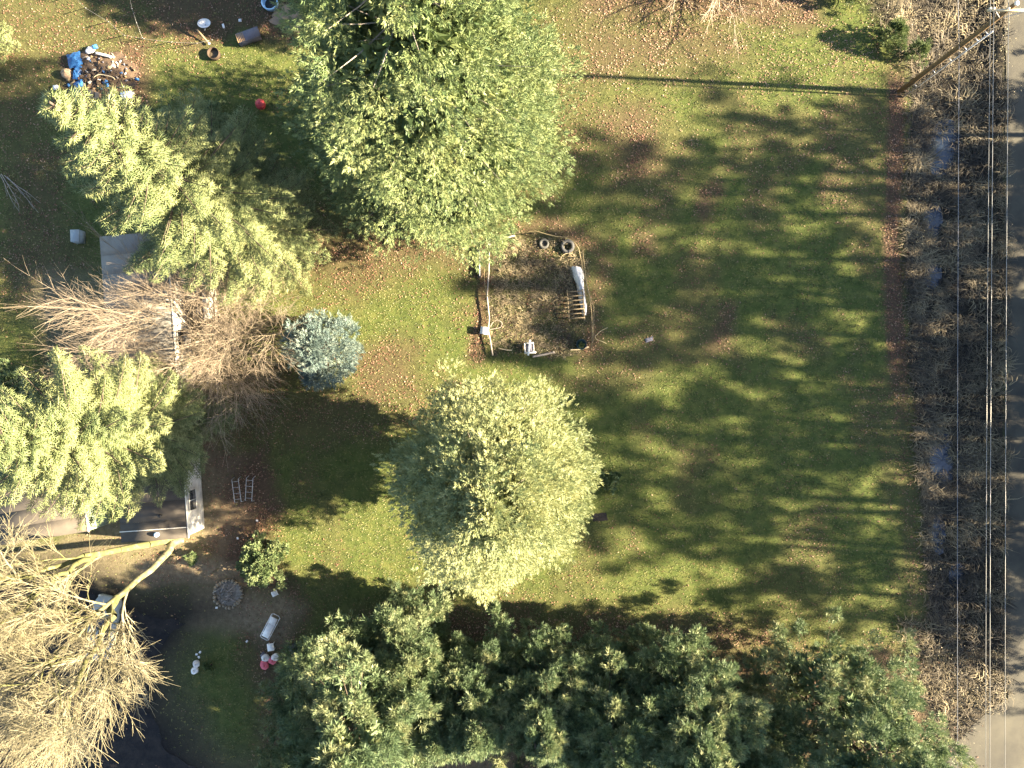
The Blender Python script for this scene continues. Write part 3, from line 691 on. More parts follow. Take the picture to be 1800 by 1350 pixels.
shrub(P(478, 982), 2.6, 1.75, 70, 26, .42, .42, 72, 'leafy evergreen shrub above the fire pit', M['shrub'])
shrub(P(340, 978), 1.0, .5, 14, 16, .2, .25, 73, 'small yellow-green bush on bare soil below the house', M['shrub'])
shrub(P(1555, 72), 1.9, 1.0, 36, 26, .35, .4, 74, 'small green conifer bush among pale brambles near the utility pole', M['hedge'], temps=SPRAYS)
shrub(P(1490, -14), 2.2, 1.6, 60, 24, .42, .42, 75, 'bright green shrub cut by the top edge', M['hedge'], temps=SPRAYS)
shrub(P(1606, 100), 1.3, .8, 24, 22, .3, .34, 76, 'mossy olive bush beside the utility pole', M['hedge'], temps=SPRAYS)
shrub(P(1068, 842), .8, .7, 26, 20, .3, .34, 77, 'low yellow-green bush at the right flank of the round conifer', M['shrub'])
shrub(P(372, 1168), .5, .42, 16, 18, .16, .2, 78, 'small olive plant next to two white bags', M['hedge'])
shrub(P(40, 690), 3.4, 2.0, 60, 22, .5, .5, 79, 'dark green bush at the left edge under the twigs', M['shrub'])
shrub(P(385, 215), 1.9, 1.3, 30, 18, .35, .4, 80, 'dim green sapling near the red ball', M['shrub'])
fir(P(8, 88), 8, 1.0, 2.0, 81, 'small fir cut by the left edge above the rubbish heap', .8, .4)

# ------------------------------------------------------------------ utility pole and wires
base = P(1580, 162)
t = thing('utility_pole', base, 'tall wooden utility pole with crossarm and grey conduit beside the ditch', 'utility pole')
top_h = 11.0
MB().tube([(0, 0, -.3), (0, 0, 4), (0, 0, 8), (0, 0, top_h)], [.165, .155, .14, .12], 14).build('pole_shaft', M['pole'], t, True)
MB().lathe([(.001, .05), (.09, .05), (.125, .02), (.125, -.06), (.118, -.06)], (0, 0, top_h), 14).build('pole_cap', M['trim'], t)
arm_h = 10.55
MB().box((0, -.14, arm_h), (2.5, .1, .12)).build('crossarm', M['palewood'], t)
ins = []
def wx(px, h): return P(px, 22, h).x - base.x
for px_ in (1741, 1747, 1773):
    x_ = wx(px_, arm_h + .2)
    MB().lathe([(.001, .2), (.035, .2), (.06, .16), (.035, .13), (.06, .09), (.03, .05), (.03, 0), (.001, 0)], (x_, -.14, arm_h + .06), 10).build('insulator', M['trim'], t, True)
MB().prisms([(-.75, -.19, arm_h - .05), (.75, -.19, arm_h - .05)], [(-.1, -.15, arm_h - .7), (.1, -.15, arm_h - .7)], [.02, .02], [.02, .02], 4).build('arm_brace', M['galv'], t)
cx, cy = .28, -.34
MB().tube([(cx, cy, -.2), (cx, cy, 4), (cx, cy, 8.8)], .05, 8).build('conduit', M['galv'], t, True)
for z_ in (1.6, 3.6, 5.2, 6.6, 7.6, 8.4):
    MB().tube([(.09, -.11, z_), (cx, cy, z_)], .03, 5).build('standoff_bracket', M['galv'], t)
def wire(px_top, px_bot, h, sag, rad, mt, label, name='power_line', y0=None):
    mb = MB(); pp = []; ya = base.y - .14; yb = -62.
    xa = P(px_top, 22, h).x; xb = P(px_bot, 1350, h).x
    for k in range(25):
        u = k / 24; pp.append((xa + (xb - xa) * u, ya + (yb - ya) * u, h - 4 * sag * u * (1 - u)))
    mb.tube(pp, rad, 5)
    mb2 = [(xa, ya, h)] + [(xa - .2 * (q / 3.), ya + 6. * q, h - .12 * q) for q in range(1, 5)]
    mb.tube(mb2, rad, 5)
    return tag(mb.build(name, mt), label, 'wire')
wire(1741, 1740.5, arm_h + .25, .35, .012, M['wire'], 'pale power line on the crossarm end nearest the lawn')
wire(1747, 1747, arm_h + .25, .3, .015, M['wire'], 'pale power line running just right of the one nearest the lawn')
wire(1773, 1775, arm_h + .25, .3, .014, M['wire'], 'pale power line strung closest to the road')
wire(1686, 1690, 6.6, .25, .012, M['darkwire'], 'thin grey low cable hanging above the ditch', 'telephone_cable')

# ------------------------------------------------------------------ house (long mobile home), deck, second building
ang = -math.atan2(35 * 1.0, 490)    # leans clockwise going up
ang = math.atan2(P(325, 940, 2.8).x - P(290, 450, 2.8).x, -(P(325, 940, 2.8).y - P(290, 450, 2.8).y))
br_c = P(326, 944, 2.8); Lh, Wh, Hh = 19.6, 4.1, 2.6
yv = Vector((-math.sin(ang), math.cos(ang), 0)); xv = Vector((math.cos(ang), math.sin(ang), 0))
hc = Vector((br_c.x, br_c.y, 0)) + yv * Lh / 2 - xv * Wh / 2
hm = thing('mobile_home', hc, 'long single-storey house with flat felt roof and white right wall under the firs', 'house', ang)
wl = MB()
for k, (c_, s_) in enumerate([((Wh / 2 - .05, 0, Hh / 2), (.1, Lh - .2, Hh)), ((-Wh / 2 + .05, 0, Hh / 2), (.1, Lh - .2, Hh)), ((0, Lh / 2 - .05, Hh / 2), (Wh, .1, Hh)), ((0, -Lh / 2 + .05, Hh / 2), (Wh, .1, Hh))]):
    w_ = MB().box(c_, s_).build('wall', M['white_wall'], hm)
    if k == 0:
        for z_ in np.arange(.2, Hh - .05, .22):
            MB().box((Wh / 2 + .012, 0, z_), (.024, Lh - .3, .05)).build('siding_board', M['white_wall'], w_)
npan = 16
for k in range(npan):
    y0 = -Lh / 2 - .1 + k * (Lh + .2) / npan; ln = (Lh + .2) / npan
    mt_ = M['roof_dark'] if k < 9 else M['roof_grey']
    rp = MB()
    yc = y0 + ln / 2
    v = [(-Wh / 2 - .12, -ln / 2 + .006, 0), (0, -ln / 2 + .006, .14), (Wh / 2 + .12, -ln / 2 + .006, 0), (-Wh / 2 - .12, ln / 2 - .006, 0), (0, ln / 2 - .006, .14), (Wh / 2 + .12, ln / 2 - .006, 0)]
    v2 = [(a, b_ + yc, c_ + Hh + .06) for a, b_, c_ in v] + [(a, b_ + yc, c_ + Hh + .004) for a, b_, c_ in v]
    rp.add(v2, [(0, 1, 4, 3), (1, 2, 5, 4), (6, 9, 10, 7), (7, 10, 11, 8), (0, 6, 7, 1), (1, 7, 8, 2), (3, 4, 10, 9), (4, 5, 11, 10), (0, 3, 9, 6), (2, 8, 11, 5)])
    pn = rp.build('roof_panel', mt_, hm)
MB().box((0, -Lh / 2 + .62, Hh + .20), (Wh + .2, .05, .03)).build('roof_flashing', M['trim'], hm)
MB().box((Wh / 2 + .13, 0, Hh + .06), (.05, Lh + .2, .1)).build('gutter', M['trim'], hm)
for y_ in (-7.6, -4.0, 3.0, 7.5):
    wn = MB().box((Wh / 2 + .03, y_, 1.6), (.06, 1.3, .95)).build('window', M['glass'], hm)
    fr = MB()
    for dy_, dz_, sy_, sz_ in ((0, .5, 1.42, .07), (0, -.5, 1.42, .07), (.68, 0, .07, .95), (-.68, 0, .07, .95), (0, 0, .05, .95)): fr.box((Wh / 2 + .06, y_ + dy_, 1.6 + dz_), (.05, sy_, sz_))
    fr.build('window_frame', M['trim'], wn)
dr_ = MB().box((Wh / 2 + .03, .4, 1.15), (.06, .9, 2.0)).build('door', M['trim'], hm); MB().box((Wh / 2 + .08, .75, 1.1), (.06, .05, .12)).build('handle', M['galv'], dr_)
for x_, y_ in ((.6, -Lh / 2 + 1.5), (-.7, -3), (.4, 6.2)):
    vp = MB().tube([(x_, y_, Hh + .05), (x_, y_, Hh + .42)], .07, 8).build('vent_pipe', M['black'], hm); MB().lathe([(.001, .1), (.1, .06), (.14, 0), (.001, -.01)], (x_, y_, Hh + .44), 10).build('vent_cap', M['black'], vp)
MB().lathe([(.001, .3), (.1, .28), (.16, .18), (.13, .02), (.13, -.02)], (.25, -Lh / 2 + .3, Hh + .17), 10).build('roof_vent', M['bluering'], hm)
# deck with railing wall in front of the door
dk0 = P(338, 508); dk = thing('deck', (dk0.x, dk0.y, 0), 'wooden deck with a white rail wall against the house', 'deck', ang)
dw, dl = 3.2, 4.6
for k in range(15):
    MB().box((-dw / 2 + (k + .5) * dw / 15, 0, .62), (dw / 15 - .012, dl, .05)).build('deck_board', M['deckwood'], dk)
for x_ in (-dw / 2 + .1, 0, dw / 2 - .1):
    for y_ in (-dl / 2 + .1, dl / 2 - .1): MB().box((x_, y_, .28), (.12, .12, .62)).build('deck_post', M['deckwood'], dk)
for k in range(8): MB().box((dw / 2 + .05, -dl / 2 + (k + .5) * dl / 8, 1.0), (.05, dl / 8 - .02, 1.7)).build('rail_panel', M['white_wall'], dk)
MB().box((dw / 2 + .05, 0, 1.89), (.34, dl + .1, .06)).build('rail_cap', M['trim'], dk)
for z_ in (1.0, 1.35, 1.7): MB().box((dw / 2 - .35, .2, z_), (.05, dl - .5, .06)).build('inner_rail', M['palewood'], dk)
for y_ in (-1.8, 2.1): MB().box((dw / 2 - .35, y_, 1.2), (.08, .08, 1.1)).build('rail_post', M['palewood'], dk)
def crate(px_, py_, h0, size, rz, mt_, label, cat='box', name='storage_box'):
    p_ = P(px_, py_, h0 + size[2]); t_ = thing(name, (p_.x, p_.y, h0), label, cat, rz)
    sx, sy, sz = size; bd_ = MB()
    bd_.box((0, 0, sz * .44), (sx * .95, sy * .95, sz * .88)); bd_.build('box_body', mt_, t_)
    MB().box((0, 0, sz * .94), (sx, sy, sz * .12), taper=.94).build('lid', mt_, t_)
    return t_
crate(338, 520, .65, (.8, .6, .5), .3, M['greybox'], 'blue-grey storage box on the deck, the larger one')
crate(352, 545, .65, (.6, .5, .45), -.2, M['couch'], 'dark grey box at the lower end of the deck')
crate(325, 495, .65, (.5, .5, .6), .1, M['white'], 'white box standing on the deck boards')
# second low building at the left
sb_c = P(150, 935, 2.9); ang2 = ang + .09
yv2 = Vector((-math.sin(ang2), math.cos(ang2), 0)); xv2 = Vector((math.cos(ang2), math.sin(ang2), 0))
Wb, Lb, Hb = 7.0, 7.0, 2.7
bc = Vector((sb_c.x, sb_c.y, 0)) + yv2 * Lb / 2 - xv2 * Wb / 2
sb = thing('outbuilding', bc, 'low building with dark roof and greenish right wall at the left edge', 'shed', ang2)
for c_, s_, mt_ in [((Wb / 2 - .05, 0, Hb / 2), (.1, Lb - .2, Hb), M['green_wall']), ((-Wb / 2 + .05, 0, Hb / 2), (.1, Lb - .2, Hb), M['green_wall']), ((0, Lb / 2 - .05, Hb / 2), (Wb, .1, Hb), M['green_wall']), ((0, -Lb / 2 + .05, Hb / 2), (Wb, .1, Hb), M['green_wall'])]:
    MB().box(c_, s_).build('wall', mt_, sb)
for k in range(7):
    MB().box((0, -Lb / 2 + (k + .5) * Lb / 7, Hb + .05), (Wb + .2, Lb / 7 - .012, .09)).build('roof_panel', M['roof_dark'], sb)
MB().box((Wb / 2 + .13, 0, Hb + .05), (.06, Lb + .1, .14)).build('fascia', M['trim'], sb)
MB().box((Wb / 2 + .02, -.6, 1.15), (.05, .9, 2.0)).build('door', M['trim'], sb)
for y_ in (1.6,):
    wn = MB().box((Wb / 2 + .02, y_, 1.6), (.05, 1.0, .8)).build('window', M['glass'], sb); MB().box((Wb / 2 + .06, y_, 1.15), (.08, 1.2, .06)).build('sill', M['trim'], wn)

# ------------------------------------------------------------------ things in the garden bed
def tyre(px_, py_, ro, ri, hh, mt_, label, tilt=0):
    t_ = thing('tyre', P(px_, py_), label, 'tyre')
    mx_ = Matrix.Rotation(tilt, 3, 'Y')
    prof_ = [(ri, 0), (ro * .9, 0), (ro, hh * .2), (ro, hh * .8), (ro * .9, hh), (ri * 1.12, hh), (ri, hh * .85), (ri * 1.05, hh * .5), (ri, 0)]
    MB().lathe(prof_, (0, 0, .04), 24, mx_).build('tyre_carcass', mt_, t_, True)
    tr_ = MB()
    for k in range(20):
        a = k / 20 * 6.283; tr_.box((math.cos(a) * ro, math.sin(a) * ro, .04 + hh * .5), (.03, .08, hh * .6), a)
    tr_.build('tread', mt_, t_)
    return t_
ty = tyre(956, 429, .34, .19, .2, M['greytyre'], 'smaller grey dusty tyre under the bent rail in the garden bed')
MB().lathe([(.19, .1), (.12, .06), (.1, .03), (.001, .03)], (0, 0, .04), 18).build('rim', M['rubber'], ty, True)
tyre(997, 434, .47, .26, .27, M['rubber'], 'larger black tyre at the upper right corner of the garden bed')
def path_tube(name, pp, rad, mt_, label, cat, sides=6, sub=None):
    o_ = P(*pp[0]); mb_ = MB(); q = [np.array(P(*a)) for a in pp]
    # Catmull-Rom smoothing
    out = []
    for k in range(len(q) - 1):
        a0 = q[max(k - 1, 0)]; a1 = q[k]; a2 = q[k + 1]; a3 = q[min(k + 2, len(q) - 1)]
        for u in np.linspace(0, 1, 7)[:-1]:
            out.append(.5 * ((2 * a1) + (-a0 + a2) * u + (2 * a0 - 5 * a1 + 4 * a2 - a3) * u * u + (-a0 + 3 * a1 - 3 * a2 + a3) * u ** 3))
    out.append(q[-1]); mb_.tube(out, rad, sides)
    return tag(mb_.build(name, mt_, smooth=True), label, cat)
# bent-stick border fence: rail, posts
bf = thing('stick_fence', P(1030, 520), 'thin bent-stick rail fence curving round the garden bed', 'fence')
def rel_tube(par, pp, rad, mt_, nm, sides=5):
    o0 = np.array(par.location); q = [np.array(P(*a)) - o0 for a in pp]
    return MB().tube(q, rad, sides).build(nm, mt_, par, True)
rel_tube(bf, [(918, 412, .5), (930, 407, .6), (942, 406, .7), (962, 412, .7), (980, 416, .7), (994, 417, .7), (1008, 424, .7), (1017, 436, .65), (1021, 455, .6)], .026, M['hose'], 'rail')
rel_tube(bf, [(1021, 455, .6), (1028, 490, .6), (1036, 520, .6), (1040, 550, .6), (1041, 585, .6), (1040, 615, .6)], .024, M['hose'], 'rail')
rel_tube(bf, [(1024, 440, .3), (1030, 490, .35), (1033, 510, .3), (1044, 540, .3), (1043, 600, .3)], .025, M['hose'], 'rail')
for a, b_ in ((994, 420), (1020, 452), (1030, 495), (1040, 550), (1041, 600), (940, 410)): rel_tube(bf, [(a, b_, -.1), (a, b_, .8)], .035, M['wood'], 'post')
lf_ = thing('stick_fence', P(856, 530), 'mossy low rail along the left side of the garden bed', 'fence')
rel_tube(lf_, [(905, 414, .5), (880, 420, .45), (860, 430, .4), (859, 480, .35), (856, 520, .35), (860, 560, .3), (858, 580, .3), (862, 600, .3), (866, 625, .25)], .05, M['greybark'], 'rail')
rel_tube(lf_, [(851, 470, .25), (852, 500, .3), (857, 530, .3), (855, 560, .2)], .025, M['hose'], 'rail')
for a, b_ in ((858, 440), (857, 520), (860, 605)): rel_tube(lf_, [(a, b_, -.1), (a, b_, .6)], .04, M['wood'], 'post')
dp = thing('plank', P(842, 462), 'dark weathered plank edge with steel pipe left of the garden bed', 'plank')
MB().box((0, 0, .16), (.22, 2.1, .3), .04).build('board', M['black'], dp); rel_tube(dp, [(842, 442, .34), (843, 485, .34)], .03, M['galv'], 'pipe')
# wooden ladder-like pallet
ld = thing('wooden_rack', P(1011, 537), 'weathered slatted wooden rack leaning inside the garden bed', 'rack', .07)
for sx_ in (-.52, .52): MB().box((sx_, 0, .42), (.08, 2.1, .09)).build('side_rail', M['wood'], ld)
for k in range(7): MB().box((0, -.9 + k * .3, .475), (1.16, .075, .03)).build('slat', M['wood'], ld)
for sx_ in (-.52, .52):
    for sy_ in (-.9, .9): MB().box((sx_, sy_, .18), (.07, .07, .42)).build('leg', M['wood'], ld)
# white crumpled tarp along the right edge
rtt = np.random.default_rng(5); tp = MB(); path = [(1012, 470), (1016, 482), (1019, 500), (1022, 520), (1026, 540), (1027, 555)]; wdt = [.38, .42, .26, .24, .22, .12]
nr = 9; vv = []
for k in range(21):
    u = k / 20 * 5; a = int(min(u, 4)); f_ = u - a; c_ = P(path[a][0] * (1 - f_) + path[a + 1][0] * f_, path[a][1] * (1 - f_) + path[a + 1][1] * f_); wd = wdt[a] * (1 - f_) + wdt[a + 1] * f_
    for q in range(nr): s_ = q / (nr - 1) * 2 - 1; vv.append((c_.x + s_ * wd, c_.y + rtt.normal(0, .03), .06 + .32 * (1 - s_ * s_) + rtt.normal(0, .055)))
tp.add(vv, [(k * nr + q, k * nr + q + 1, (k + 1) * nr + q + 1, (k + 1) * nr + q) for k in range(20) for q in range(nr - 1)])
tag(tp.build('tarp', M['whitecloth']), 'crumpled white tarp along the right edge of the garden bed', 'tarp')
def cloth(name, px_, py_, sx, sy, rz, mt_, label, cat, h=.12, seed=0, n=8, base=.03):
    r_ = np.random.default_rng(seed); p_ = P(px_, py_); vv = []; mb_ = MB(); cz, sn = math.cos(rz), math.sin(rz)
    for a in range(n):
        for b_ in range(n):
            u, v_ = a / (n - 1) * 2 - 1, b_ / (n - 1) * 2 - 1; k = 1 + r_.normal(0, .05)
            x_, y_ = u * sx / 2 * k, v_ * sy / 2 * k
            vv.append((x_ * cz - y_ * sn, x_ * sn + y_ * cz, base + h * (1 - max(abs(u), abs(v_)) ** 2) * r_.uniform(.4, 1.1)))
    mb_.add(vv, [(a * n + b_, (a + 1) * n + b_, (a + 1) * n + b_ + 1, a * n + b_ + 1) for a in range(n - 1) for b_ in range(n - 1)])
    o_ = mb_.build(name, mt_, smooth=True); o_.location = (p_.x, p_.y, 0)
    return tag(o_, label, cat)
wb = thing('bucket', P(852, 582), 'white bucket with square rim at the lower left of the garden bed', 'bucket', -.15)
MB().box((0, 0, .2), (.46, .42, .4), taper=1.1).build('bucket_body', M['white'], wb); MB().box((0, 0, .42), (.56, .5, .05)).build('lid', M['white'], wb)
# white broken chair
wc = thing('broken_chair', P(930, 612), 'broken white chair frame lying at the bottom of the garden bed', 'chair', .08)
MB().box((0, 0, .36), (.52, .5, .05)).build('seat', M['couch'], wc)
for c_, s_ in (((-.3, 0, .4), (.06, .66, .06)), ((.3, .05, .4), (.05, .56, .05)), ((0, .33, .4), (.64, .05, .05)), ((.05, -.34, .42), (.78, .11, .06))): MB().box(c_, s_).build('frame_bar', M['white'], wc)
MB().box((-.02, .0, .66), (.13, 1.05, .06), -.2).build('back_slat', M['white'], wc)
for sx_ in (-.27, .27):
    for sy_ in (-.25, .25): MB().box((sx_, sy_, .18), (.05, .05, .36)).build('leg', M['white'], wc)
# plant pot, logs, stakes
pt = thing('plant_pot', P(1021, 606), 'dark teal pot with green plant at the lower right of the garden bed', 'plant pot')
MB().lathe([(.24, 0), (.34, .38), (.36, .42), (.31, .42), (.29, .36), (.001, .34)], (0, 0, 0), 18).build('pot', M['teal'], pt, True)
lm = MB(); rp_ = np.random.default_rng(4); d_ = norm(np.stack([rp_.normal(0, 1, 16), rp_.normal(0, 1, 16), np.full(16, 1.2)], 1)); lm.scatter(*LEAFS[0], np.tile([[0, 0, .34]], (16, 1)), basis(d_, rp_.uniform(0, 6, 16)), np.full(16, .38), rp_.random(16)); lm.build('plant', M['hedge'], pt)
path_tube('log', [(1002, 615, .1), (1018, 614, .12), (1030, 611, .12), (1034, 609, .12)], [.05] * 13 + [.07] * 6, M['palewood'], 'pale peeled log at the lower right corner of the bed', 'log')
path_tube('log', [(876, 612, .06), (890, 615, .08), (900, 616, .06)], .04, M['palewood'], 'short pale stick at the lower left of the bed', 'stick')
path_tube('log', [(936, 627, .08), (952, 624, .08), (975, 619, .08)], .08, M['greybark'], 'grey board beside the broken white chair', 'board', 4)
path_tube('garden_hose', [(862, 575, .06), (866, 567, .06), (874, 563, .06), (882, 567, .06), (880, 575, .06), (868, 578, .06), (861, 579, .06)], .022, M['greybark'], 'coiled grey hose at the left side of the garden bed', 'hose')
path_tube('vine', [(1048, 590, .2), (1056, 582, .25), (1068, 576, .2)], .015, M['palewood'], 'thin dry stem outside the right side of the bed', 'twig')
path_tube('vine', [(1046, 588, .15), (1048, 596, .15), (1058, 600, .2), (1066, 604, .1)], .015, M['palewood'], 'dry stem curling at the lower right outside the bed', 'twig')
path_tube('vine', [(985, 458, .2), (990, 448, .3), (1004, 445, .25), (1011, 452, .2), (1004, 460, .15)], .015, M['palewood'], 'looped dry stem inside the upper right of the bed', 'twig')
cloth('rag', 1141, 597, .55, .28, .3, M['couch'], 'small grey rag on the lawn right of the garden bed', 'rag', .08, 3)
cloth('flat_stone', 1054, 909, 1.0, .55, .1, M['drive'], 'flat grey stone slab right of the round conifer', 'stone', .04, 9)

# ------------------------------------------------------------------ yard things, lower left
# fire pit: ring of stones
fp = thing('fire_pit', P(402, 1043), 'round stone fire pit ringed with dry grass below the evergreen shrub', 'fire pit')
rf = np.random.default_rng(6)
for k in range(26):
    a = k / 26 * 6.283; ra = .93 + rf.normal(0, .03); sz_ = rf.uniform(.17, .26)
    MB().lathe([(.001, 0), (.8, .05), (1, .45), (.75, .85), (.001, 1)], (0, 0, 0), 7, squash=(1, .8)).build('stone', M['stone'], fp)
    o_ = fp.children[-1]
    o_.location = (math.cos(a) * ra, math.sin(a) * ra, 0); o_.rotation_euler = (0, 0, a + rf.normal(0, .2)); o_.scale = (sz_ * .62, sz_ * .62, sz_ * 1.1)
MB().lathe([(.9, .02), (.6, .09), (.3, .06), (.001, .1)], (0, 0, 0), 20).build('ash_bed', M['ash'], fp)
for k in range(14):
    a = rf.uniform(0, 3.14); c_ = np.array([rf.normal(0, .3), rf.normal(0, .3), .12 + rf.random() * .1]); d_ = np.array([math.cos(a), math.sin(a), rf.normal(0, .12)]) * rf.uniform(.2, .5)
    MB().tube([c_ - d_, c_ + d_], [.035, .025], 5).build('charred_stick', M['ash'] if k % 2 else M['greybark'], fp)
# white chaise lounge
p0, p1 = P(489, 1078), P(468, 1118); la = math.atan2(p1.y - p0.y, p1.x - p0.x) + math.pi / 2
lg = thing('sun_lounger', (p0 + p1) / 2, 'white sun lounger standing on the dark dirt below the fire pit', 'lounger', la)
LL, LW = 1.75, .62
MB().tube([(-LW / 2, -LL / 2, .34), (-LW / 2, 0, .34), (-LW / 2, LL / 2 - .08, .36), (-LW / 2 + .12, LL / 2, .36), (LW / 2 - .12, LL / 2, .36), (LW / 2, LL / 2 - .08, .36), (LW / 2, 0, .34), (LW / 2, -LL / 2, .34), (LW / 2 - .12, -LL / 2 - .07, .34), (-LW / 2 + .12, -LL / 2 - .07, .34), (-LW / 2, -LL / 2, .34)], .025, 6).build('frame', M['white'], lg, True)
MB().box((0, -.32, .37), (.5, .98, .09), taper=.96).build('seat_cushion', M['white'], lg)
bk = MB().box((0, .48, .52), (.5, .66, .06), M=Matrix.Rotation(.45, 3, 'X')).build('backrest', M['whitecloth'], lg)
for k in range(6): MB().box((0, .22 + k * .1, .43 + k * .046), (.46, .03, .03)).build('back_slat', M['white'], bk)
for sx_ in (-1, 1):
    for sy_ in (-.6, .6): MB().box((sx_ * .28, sy_, .17), (.05, .05, .34)).build('leg', M['white'], lg)
tb = thing('side_table', P(479, 1134), 'small square white table below the sun lounger', 'table', .15)
MB().box((0, 0, .38), (.44, .5, .04)).build('tabletop', M['white'], tb)
for sx_ in (-.18, .18):
    for sy_ in (-.2, .2): MB().box((sx_, sy_, .18), (.04, .04, .36)).build('leg', M['white'], tb)
def bag(px_, py_, rx, ry, h, rz, mt_, label, cat, seed, name='bag'):
    r_ = np.random.default_rng(seed); t_ = thing(name, P(px_, py_), label, cat, rz)
    vv = []; n1, n2 = 14, 8; mb_ = MB()
    for a in range(n2):
        ph = a / (n2 - 1) * math.pi
        for b_ in range(n1):
            th = b_ / n1 * 6.283; k = 1 + r_.normal(0, .06)
            vv.append((rx * math.sin(ph) ** .7 * math.cos(th) * k, ry * math.sin(ph) ** .7 * math.sin(th) * k, h / 2 - h / 2 * math.cos(ph) * k))
    mb_.add(vv, [(a * n1 + b_, a * n1 + (b_ + 1) % n1, (a + 1) * n1 + (b_ + 1) % n1, (a + 1) * n1 + b_) for a in range(n2 - 1) for b_ in range(n1)])
    mb_.build('bag_body', mt_, t_, True)
    MB().lathe([(.02, .12), (.09, .10), (.04, .03), (.07, 0)], (rx * .1, ry * .1, h * .96), 8).build('tied_neck', mt_, t_)
    return t_
bag(347, 1165, .24, .26, .35, .2, M['whitecloth'], 'upper white bag beside the small olive plant', 'bag', 1)
bag(344, 1177, .26, .24, .32, .9, M['white'], 'lower white bag beside the small olive plant', 'bag', 2)
for a, b_, rx, ry, mt_, lab, sd_ in ((468, 1155, .3, .26, M['whitecloth'], 'white cushion at the left of the pink heap', 3), (485, 1154, .32, .26, M['whitecloth'], 'white cushion at the right of the pink heap', 4),
                                 (466, 1167, .34, .28, M['pink'], 'round pink cushion in front of the white cushions', 5), (480, 1160, .3, .24, M['pink'], 'pink cushion between the two white ones', 6)):
    bag(a, b_, rx, ry, .3, sd_, mt_, lab, 'cushion', sd_, 'cushion')
crate(515, 1141, 0, (.7, .6, .35), .5, M['black'], 'black crate beside the pines right of the pink heap')
cloth('bag', 483, 1043, .42, .36, .4, M['white'], 'crumpled white bag near the fire pit', 'bag', .25, 11)
cloth('rag', 463, 1151, .36, .3, .9, M['couch'], 'dark grey rag above the pink heap', 'rag', .15, 12)
for k, (a, b_) in enumerate(((346, 1150), (352, 1146), (350, 1155), (381, 1068), (434, 1127), (418, 946), (452, 915))):
    cloth('scrap', a, b_, .16, .13, k, M['white'], ['white scrap above the bags, left one', 'white scrap above the bags, top one', 'white scrap touching the upper white bag', 'white scrap just below the fire pit', 'white scrap left of the lounger',
          'white scrap above the evergreen shrub', 'white scrap near the metal frames'][k], 'litter', .06, 30 + k, 4)
# metal chair frames
def frame_rack(px_, py_, rz, label):
    t_ = thing('metal_frame', P(px_, py_), label, 'chair frame', rz)
    for sx_ in (-.22, .22):
        MB().tube([(sx_, -.85, .05), (sx_, -.8, .5), (sx_, .75, .55), (sx_, .85, .1)], .024, 6).build('side_tube', M['galv'], t_, True)
    for k in range(4): MB().tube([(-.22, -.6 + k * .4, .52), (.22, -.6 + k * .4, .53)], .016, 5).build('cross_bar', M['galv'], t_)
    return t_
frame_rack(421, 860, .12, 'bare metal chair frame on brown leaves, the left one')
frame_rack(443, 858, -.06, 'bare metal chair frame on brown leaves, the right one')
path_tube('board', [(298, 958, .1), (322, 951, .12)], .07, M['trim'], 'pale board lying at the foot of the mossy tree', 'board', 4)
# things seen through the mossy tree: a vehicle on the driveway
van = thing('parked_car', P(190, 1098), 'pale grey car half hidden under the mossy twigs on the driveway', 'car', 1.35)
def loft(secs, name, mt_, par):
    vv = []; n1 = len(secs[0][1])
    for x_, pr_ in secs: vv += [(x_, a, b_) for a, b_ in pr_]
    mb_ = MB(); mb_.add(vv, [(k * n1 + q, k * n1 + (q + 1) % n1, (k + 1) * n1 + (q + 1) % n1, (k + 1) * n1 + q) for k in range(len(secs) - 1) for q in range(n1)])
    e = (len(secs) - 1) * n1; mb_.f.append(np.array([tuple(range(n1))[::-1]])); mb_.f.append(np.array([tuple(range(e, e + n1))]))
    return mb_.build(name, mt_, par, True)
def sec(wd, z0, z1): return [(-wd * .92, z0), (wd * .92, z0), (wd, z0 + (z1 - z0) * .4), (wd * .95, z1 - .06), (wd * .8, z1), (-wd * .8, z1), (-wd * .95, z1 - .06), (-wd, z0 + (z1 - z0) * .4)]
loft([(-2.15, sec(.72, .35, .75)), (-1.9, sec(.84, .25, .9)), (-.9, sec(.88, .22, .98)), (.8, sec(.88, .22, .98)), (1.8, sec(.84, .25, .84)), (2.15, sec(.7, .35, .68))], 'body', M['greybox'], van)
loft([(-1.6, sec(.74, .96, 1.05)), (-1.05, sec(.68, .96, 1.42)), (.25, sec(.68, .96, 1.44)), (1.0, sec(.74, .95, 1.02))], 'cabin', M['glass'], van)
MB().box((-.4, 0, 1.455), (1.25, 1.1, .03)).build('roof', M['greybox'], van)
for sx_ in (-1.35, 1.35):
    for sy_ in (-.78, .78):
        wlh = MB().lathe([(.2, -.1), (.3, -.1), (.32, 0), (.3, .1), (.2, .1)], (sx_, sy_, .32), 16, None).build('wheel', M['rubber'], van)
        for v_ in wlh.data.vertices: 
            x_, y_, z_ = v_.co; v_.co = (x_, sy_ + (z_ - .32), .32 + (y_ - sy_))
for sy_ in (-.6, .6): MB().box((2.1, sy_, .62), (.1, .26, .12)).build('headlight', M['trim'], van)

